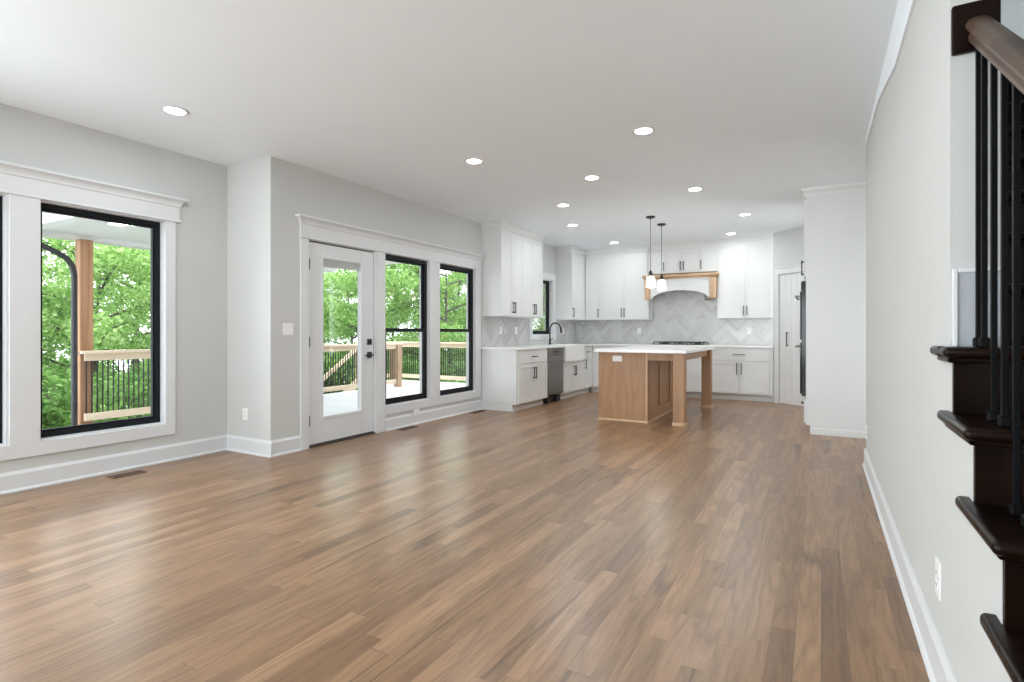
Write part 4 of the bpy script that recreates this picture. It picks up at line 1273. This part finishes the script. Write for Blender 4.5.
# outside ground and siding
gm = MB()
nx, ny = 34, 40
rnd = random.Random(5)
vv = {}
for i in range(nx + 1):
    for j in range(ny + 1):
        x = -46 + i * 54 / nx; y = -16 + j * 66 / ny
        z = -3.1 - max(0, (-9 - x)) * 0.10 + rnd.uniform(-0.15, 0.15)
        vv[i, j] = gm.bm.verts.new((x, y, z))
for i in range(nx):
    for j in range(ny):
        gm.bm.faces.new((vv[i, j], vv[i + 1, j], vv[i + 1, j + 1], vv[i, j + 1]))
struct(gm.build('ground', M['grass'], smooth=True), 'wooded ground sloping away below the deck', 'ground')
fs = MB(); fs.box(XW - 0.16, 3.0, YREAR - 0.15, 10.52, -3.2, -0.121)
struct(fs.build('foundation', M['siding']), 'house foundation wall below the floor', 'foundation')

# ------------------------------------------------------------------ trees
def leaf_mesh(name, centers, radii, count, size, seed, mat):
    rng = np.random.default_rng(seed)
    centers = np.array(centers); radii = np.array(radii)
    vol = radii ** 2
    idx = rng.choice(len(centers), count, p=vol / vol.sum())
    d = rng.normal(size=(count, 3)); d /= np.linalg.norm(d, axis=1)[:, None]
    rr = rng.random(count) ** 0.45
    pos = centers[idx] + d * (radii[idx] * rr)[:, None] * np.array([1, 1, 0.62])
    n = rng.normal(size=(count, 3)) + np.array([0, 0, 0.8]); n /= np.linalg.norm(n, axis=1)[:, None]
    a = np.cross(n, rng.normal(size=(count, 3))); a /= np.linalg.norm(a, axis=1)[:, None]
    b = np.cross(n, a)
    s = size * rng.uniform(0.6, 1.3, count)[:, None]
    droop = np.array([0, 0, -0.12])
    v0 = pos - a * s * 0.5; v2 = pos + a * s * 0.5 + droop * s
    v1 = pos + b * s * 0.30 + n * s * 0.08; v3 = pos - b * s * 0.30 + n * s * 0.08
    V = np.stack([v0, v1, v2, v3], 1).reshape(-1, 3)
    F = np.arange(count * 4).reshape(-1, 4)
    me = bpy.data.meshes.new(name)
    me.from_pydata(V.tolist(), [], F.tolist())
    me.materials.append(mat)
    return me

def make_tree(seed, height, crown_r, crown_z0, leaves, size, label, name='tree', group='trees beyond the deck', mat='leaf', trunk_r=0.13):
    rnd = random.Random(seed)
    t = thing(name, label, 'tree' if name == 'tree' else 'shrub', (0, 0, 0), group=group)
    m = MB()
    pts = []; x = y = 0
    steps_ = 7
    for k in range(steps_ + 1):
        pts.append((x, y, height * 0.9 * k / steps_))
        x += rnd.uniform(-0.18, 0.18); y += rnd.uniform(-0.18, 0.18)
    m.tube(pts, [trunk_r * (1 - 0.85 * k / steps_) for k in range(steps_ + 1)], 8)
    cs, rs = [], []
    nbr = 17
    br = MB()
    for k in range(nbr):
        f = k / (nbr - 1)
        z = crown_z0 + (height * 0.88 - crown_z0) * f
        q = z / (height * 0.9) * steps_
        i0 = min(int(q), steps_ - 1); w = q - i0
        bp = Vector(pts[i0]).lerp(Vector(pts[i0 + 1]), w)
        ang = k * 2.4 + rnd.uniform(-0.5, 0.5)
        reach = crown_r * (0.55 + 0.55 * math.sin(PI * min(1, f * 0.85 + 0.12))) * rnd.uniform(0.75, 1.1)
        end = bp + Vector((math.cos(ang) * reach, math.sin(ang) * reach, reach * rnd.uniform(0.05, 0.5)))
        mid = bp.lerp(end, 0.5) + Vector((rnd.uniform(-.15, .15), rnd.uniform(-.15, .15), 0.12))
        br.tube([bp, mid, end], [trunk_r * 0.35, trunk_r * 0.22, 0.01], 6)
        for u in (0.45, 0.75, 1.0):
            cpt = bp.lerp(end, u) + Vector((rnd.uniform(-.3, .3), rnd.uniform(-.3, .3), rnd.uniform(-.15, .3)))
            cs.append(tuple(cpt)); rs.append(crown_r * rnd.uniform(0.20, 0.34))
            side = Vector((-math.sin(ang), math.cos(ang), 0)) * rnd.uniform(-0.6, 0.6)
            e2 = cpt + side; br.tube([bp.lerp(end, u * 0.8), e2], [trunk_r * 0.12, 0.006], 5)
    cs.append((pts[-1][0], pts[-1][1], height * 0.93)); rs.append(crown_r * 0.35)
    m.build('trunk', M['bark'], t, smooth=True)
    br.build('branches', M['bark'], t, smooth=True)
    me = leaf_mesh('foliage', cs, rs, leaves, size, seed, M[mat])
    o = bpy.data.objects.new('foliage', me); col.objects.link(o); o.parent = t
    return t
TL = 'leafy spring-green tree growing beyond the deck'
protos = [make_tree(11, 9.2, 2.8, 1.6, 20000, 0.135, TL), make_tree(23, 8.0, 2.6, 1.2, 18000, 0.13, TL), make_tree(37, 10.0, 2.5, 2.4, 16000, 0.13, TL)]
SL = 'low leafy undergrowth bush below the deck'
shr = make_tree(51, 3.6, 1.7, 0.3, 6500, 0.13, SL, name='shrub', group='bushes below the deck', mat='leaf_dark', trunk_r=0.05)
rnd = random.Random(8)
used = set()
def place(proto, x, y, sc=1.0):
    first = proto.name not in used
    used.add(proto.name)
    o = proto if first else copy_tree(proto)
    o.location = (x, y, -3.1 - max(0, (-9 - x)) * 0.10 - 0.05)
    o.rotation_euler = (0, 0, rnd.uniform(0, 6.28)); o.scale = (sc, sc, sc * rnd.uniform(0.94, 1.08))
i = 0
for (rad, h0, h1, n) in ((18.5, 18, 54, 5), (15.5, 58, 84, 4), (23.5, 20, 80, 8), (30.0, 22, 78, 9)):
    for k in range(n):
        hdg = math.radians(h0 + (h1 - h0) * (k + rnd.uniform(-0.25, 0.25)) / (n - 1))
        r = rad + rnd.uniform(-0.6, 0.8)
        place(protos[i % 3], -r * math.sin(hdg), r * math.cos(hdg), rnd.uniform(0.95, 1.1) * (0.74 + (rad - 15) * 0.021)); i += 1
for k in range(13):
    dg = 22 + 60 * k / 12
    hdg = math.radians(dg + rnd.uniform(-1, 1)); r = (17.2 if dg < 55 else 13.4) + rnd.uniform(-0.4, 1.0)
    place(shr, -r * math.sin(hdg), r * math.cos(hdg), rnd.uniform(0.8, 1.15))
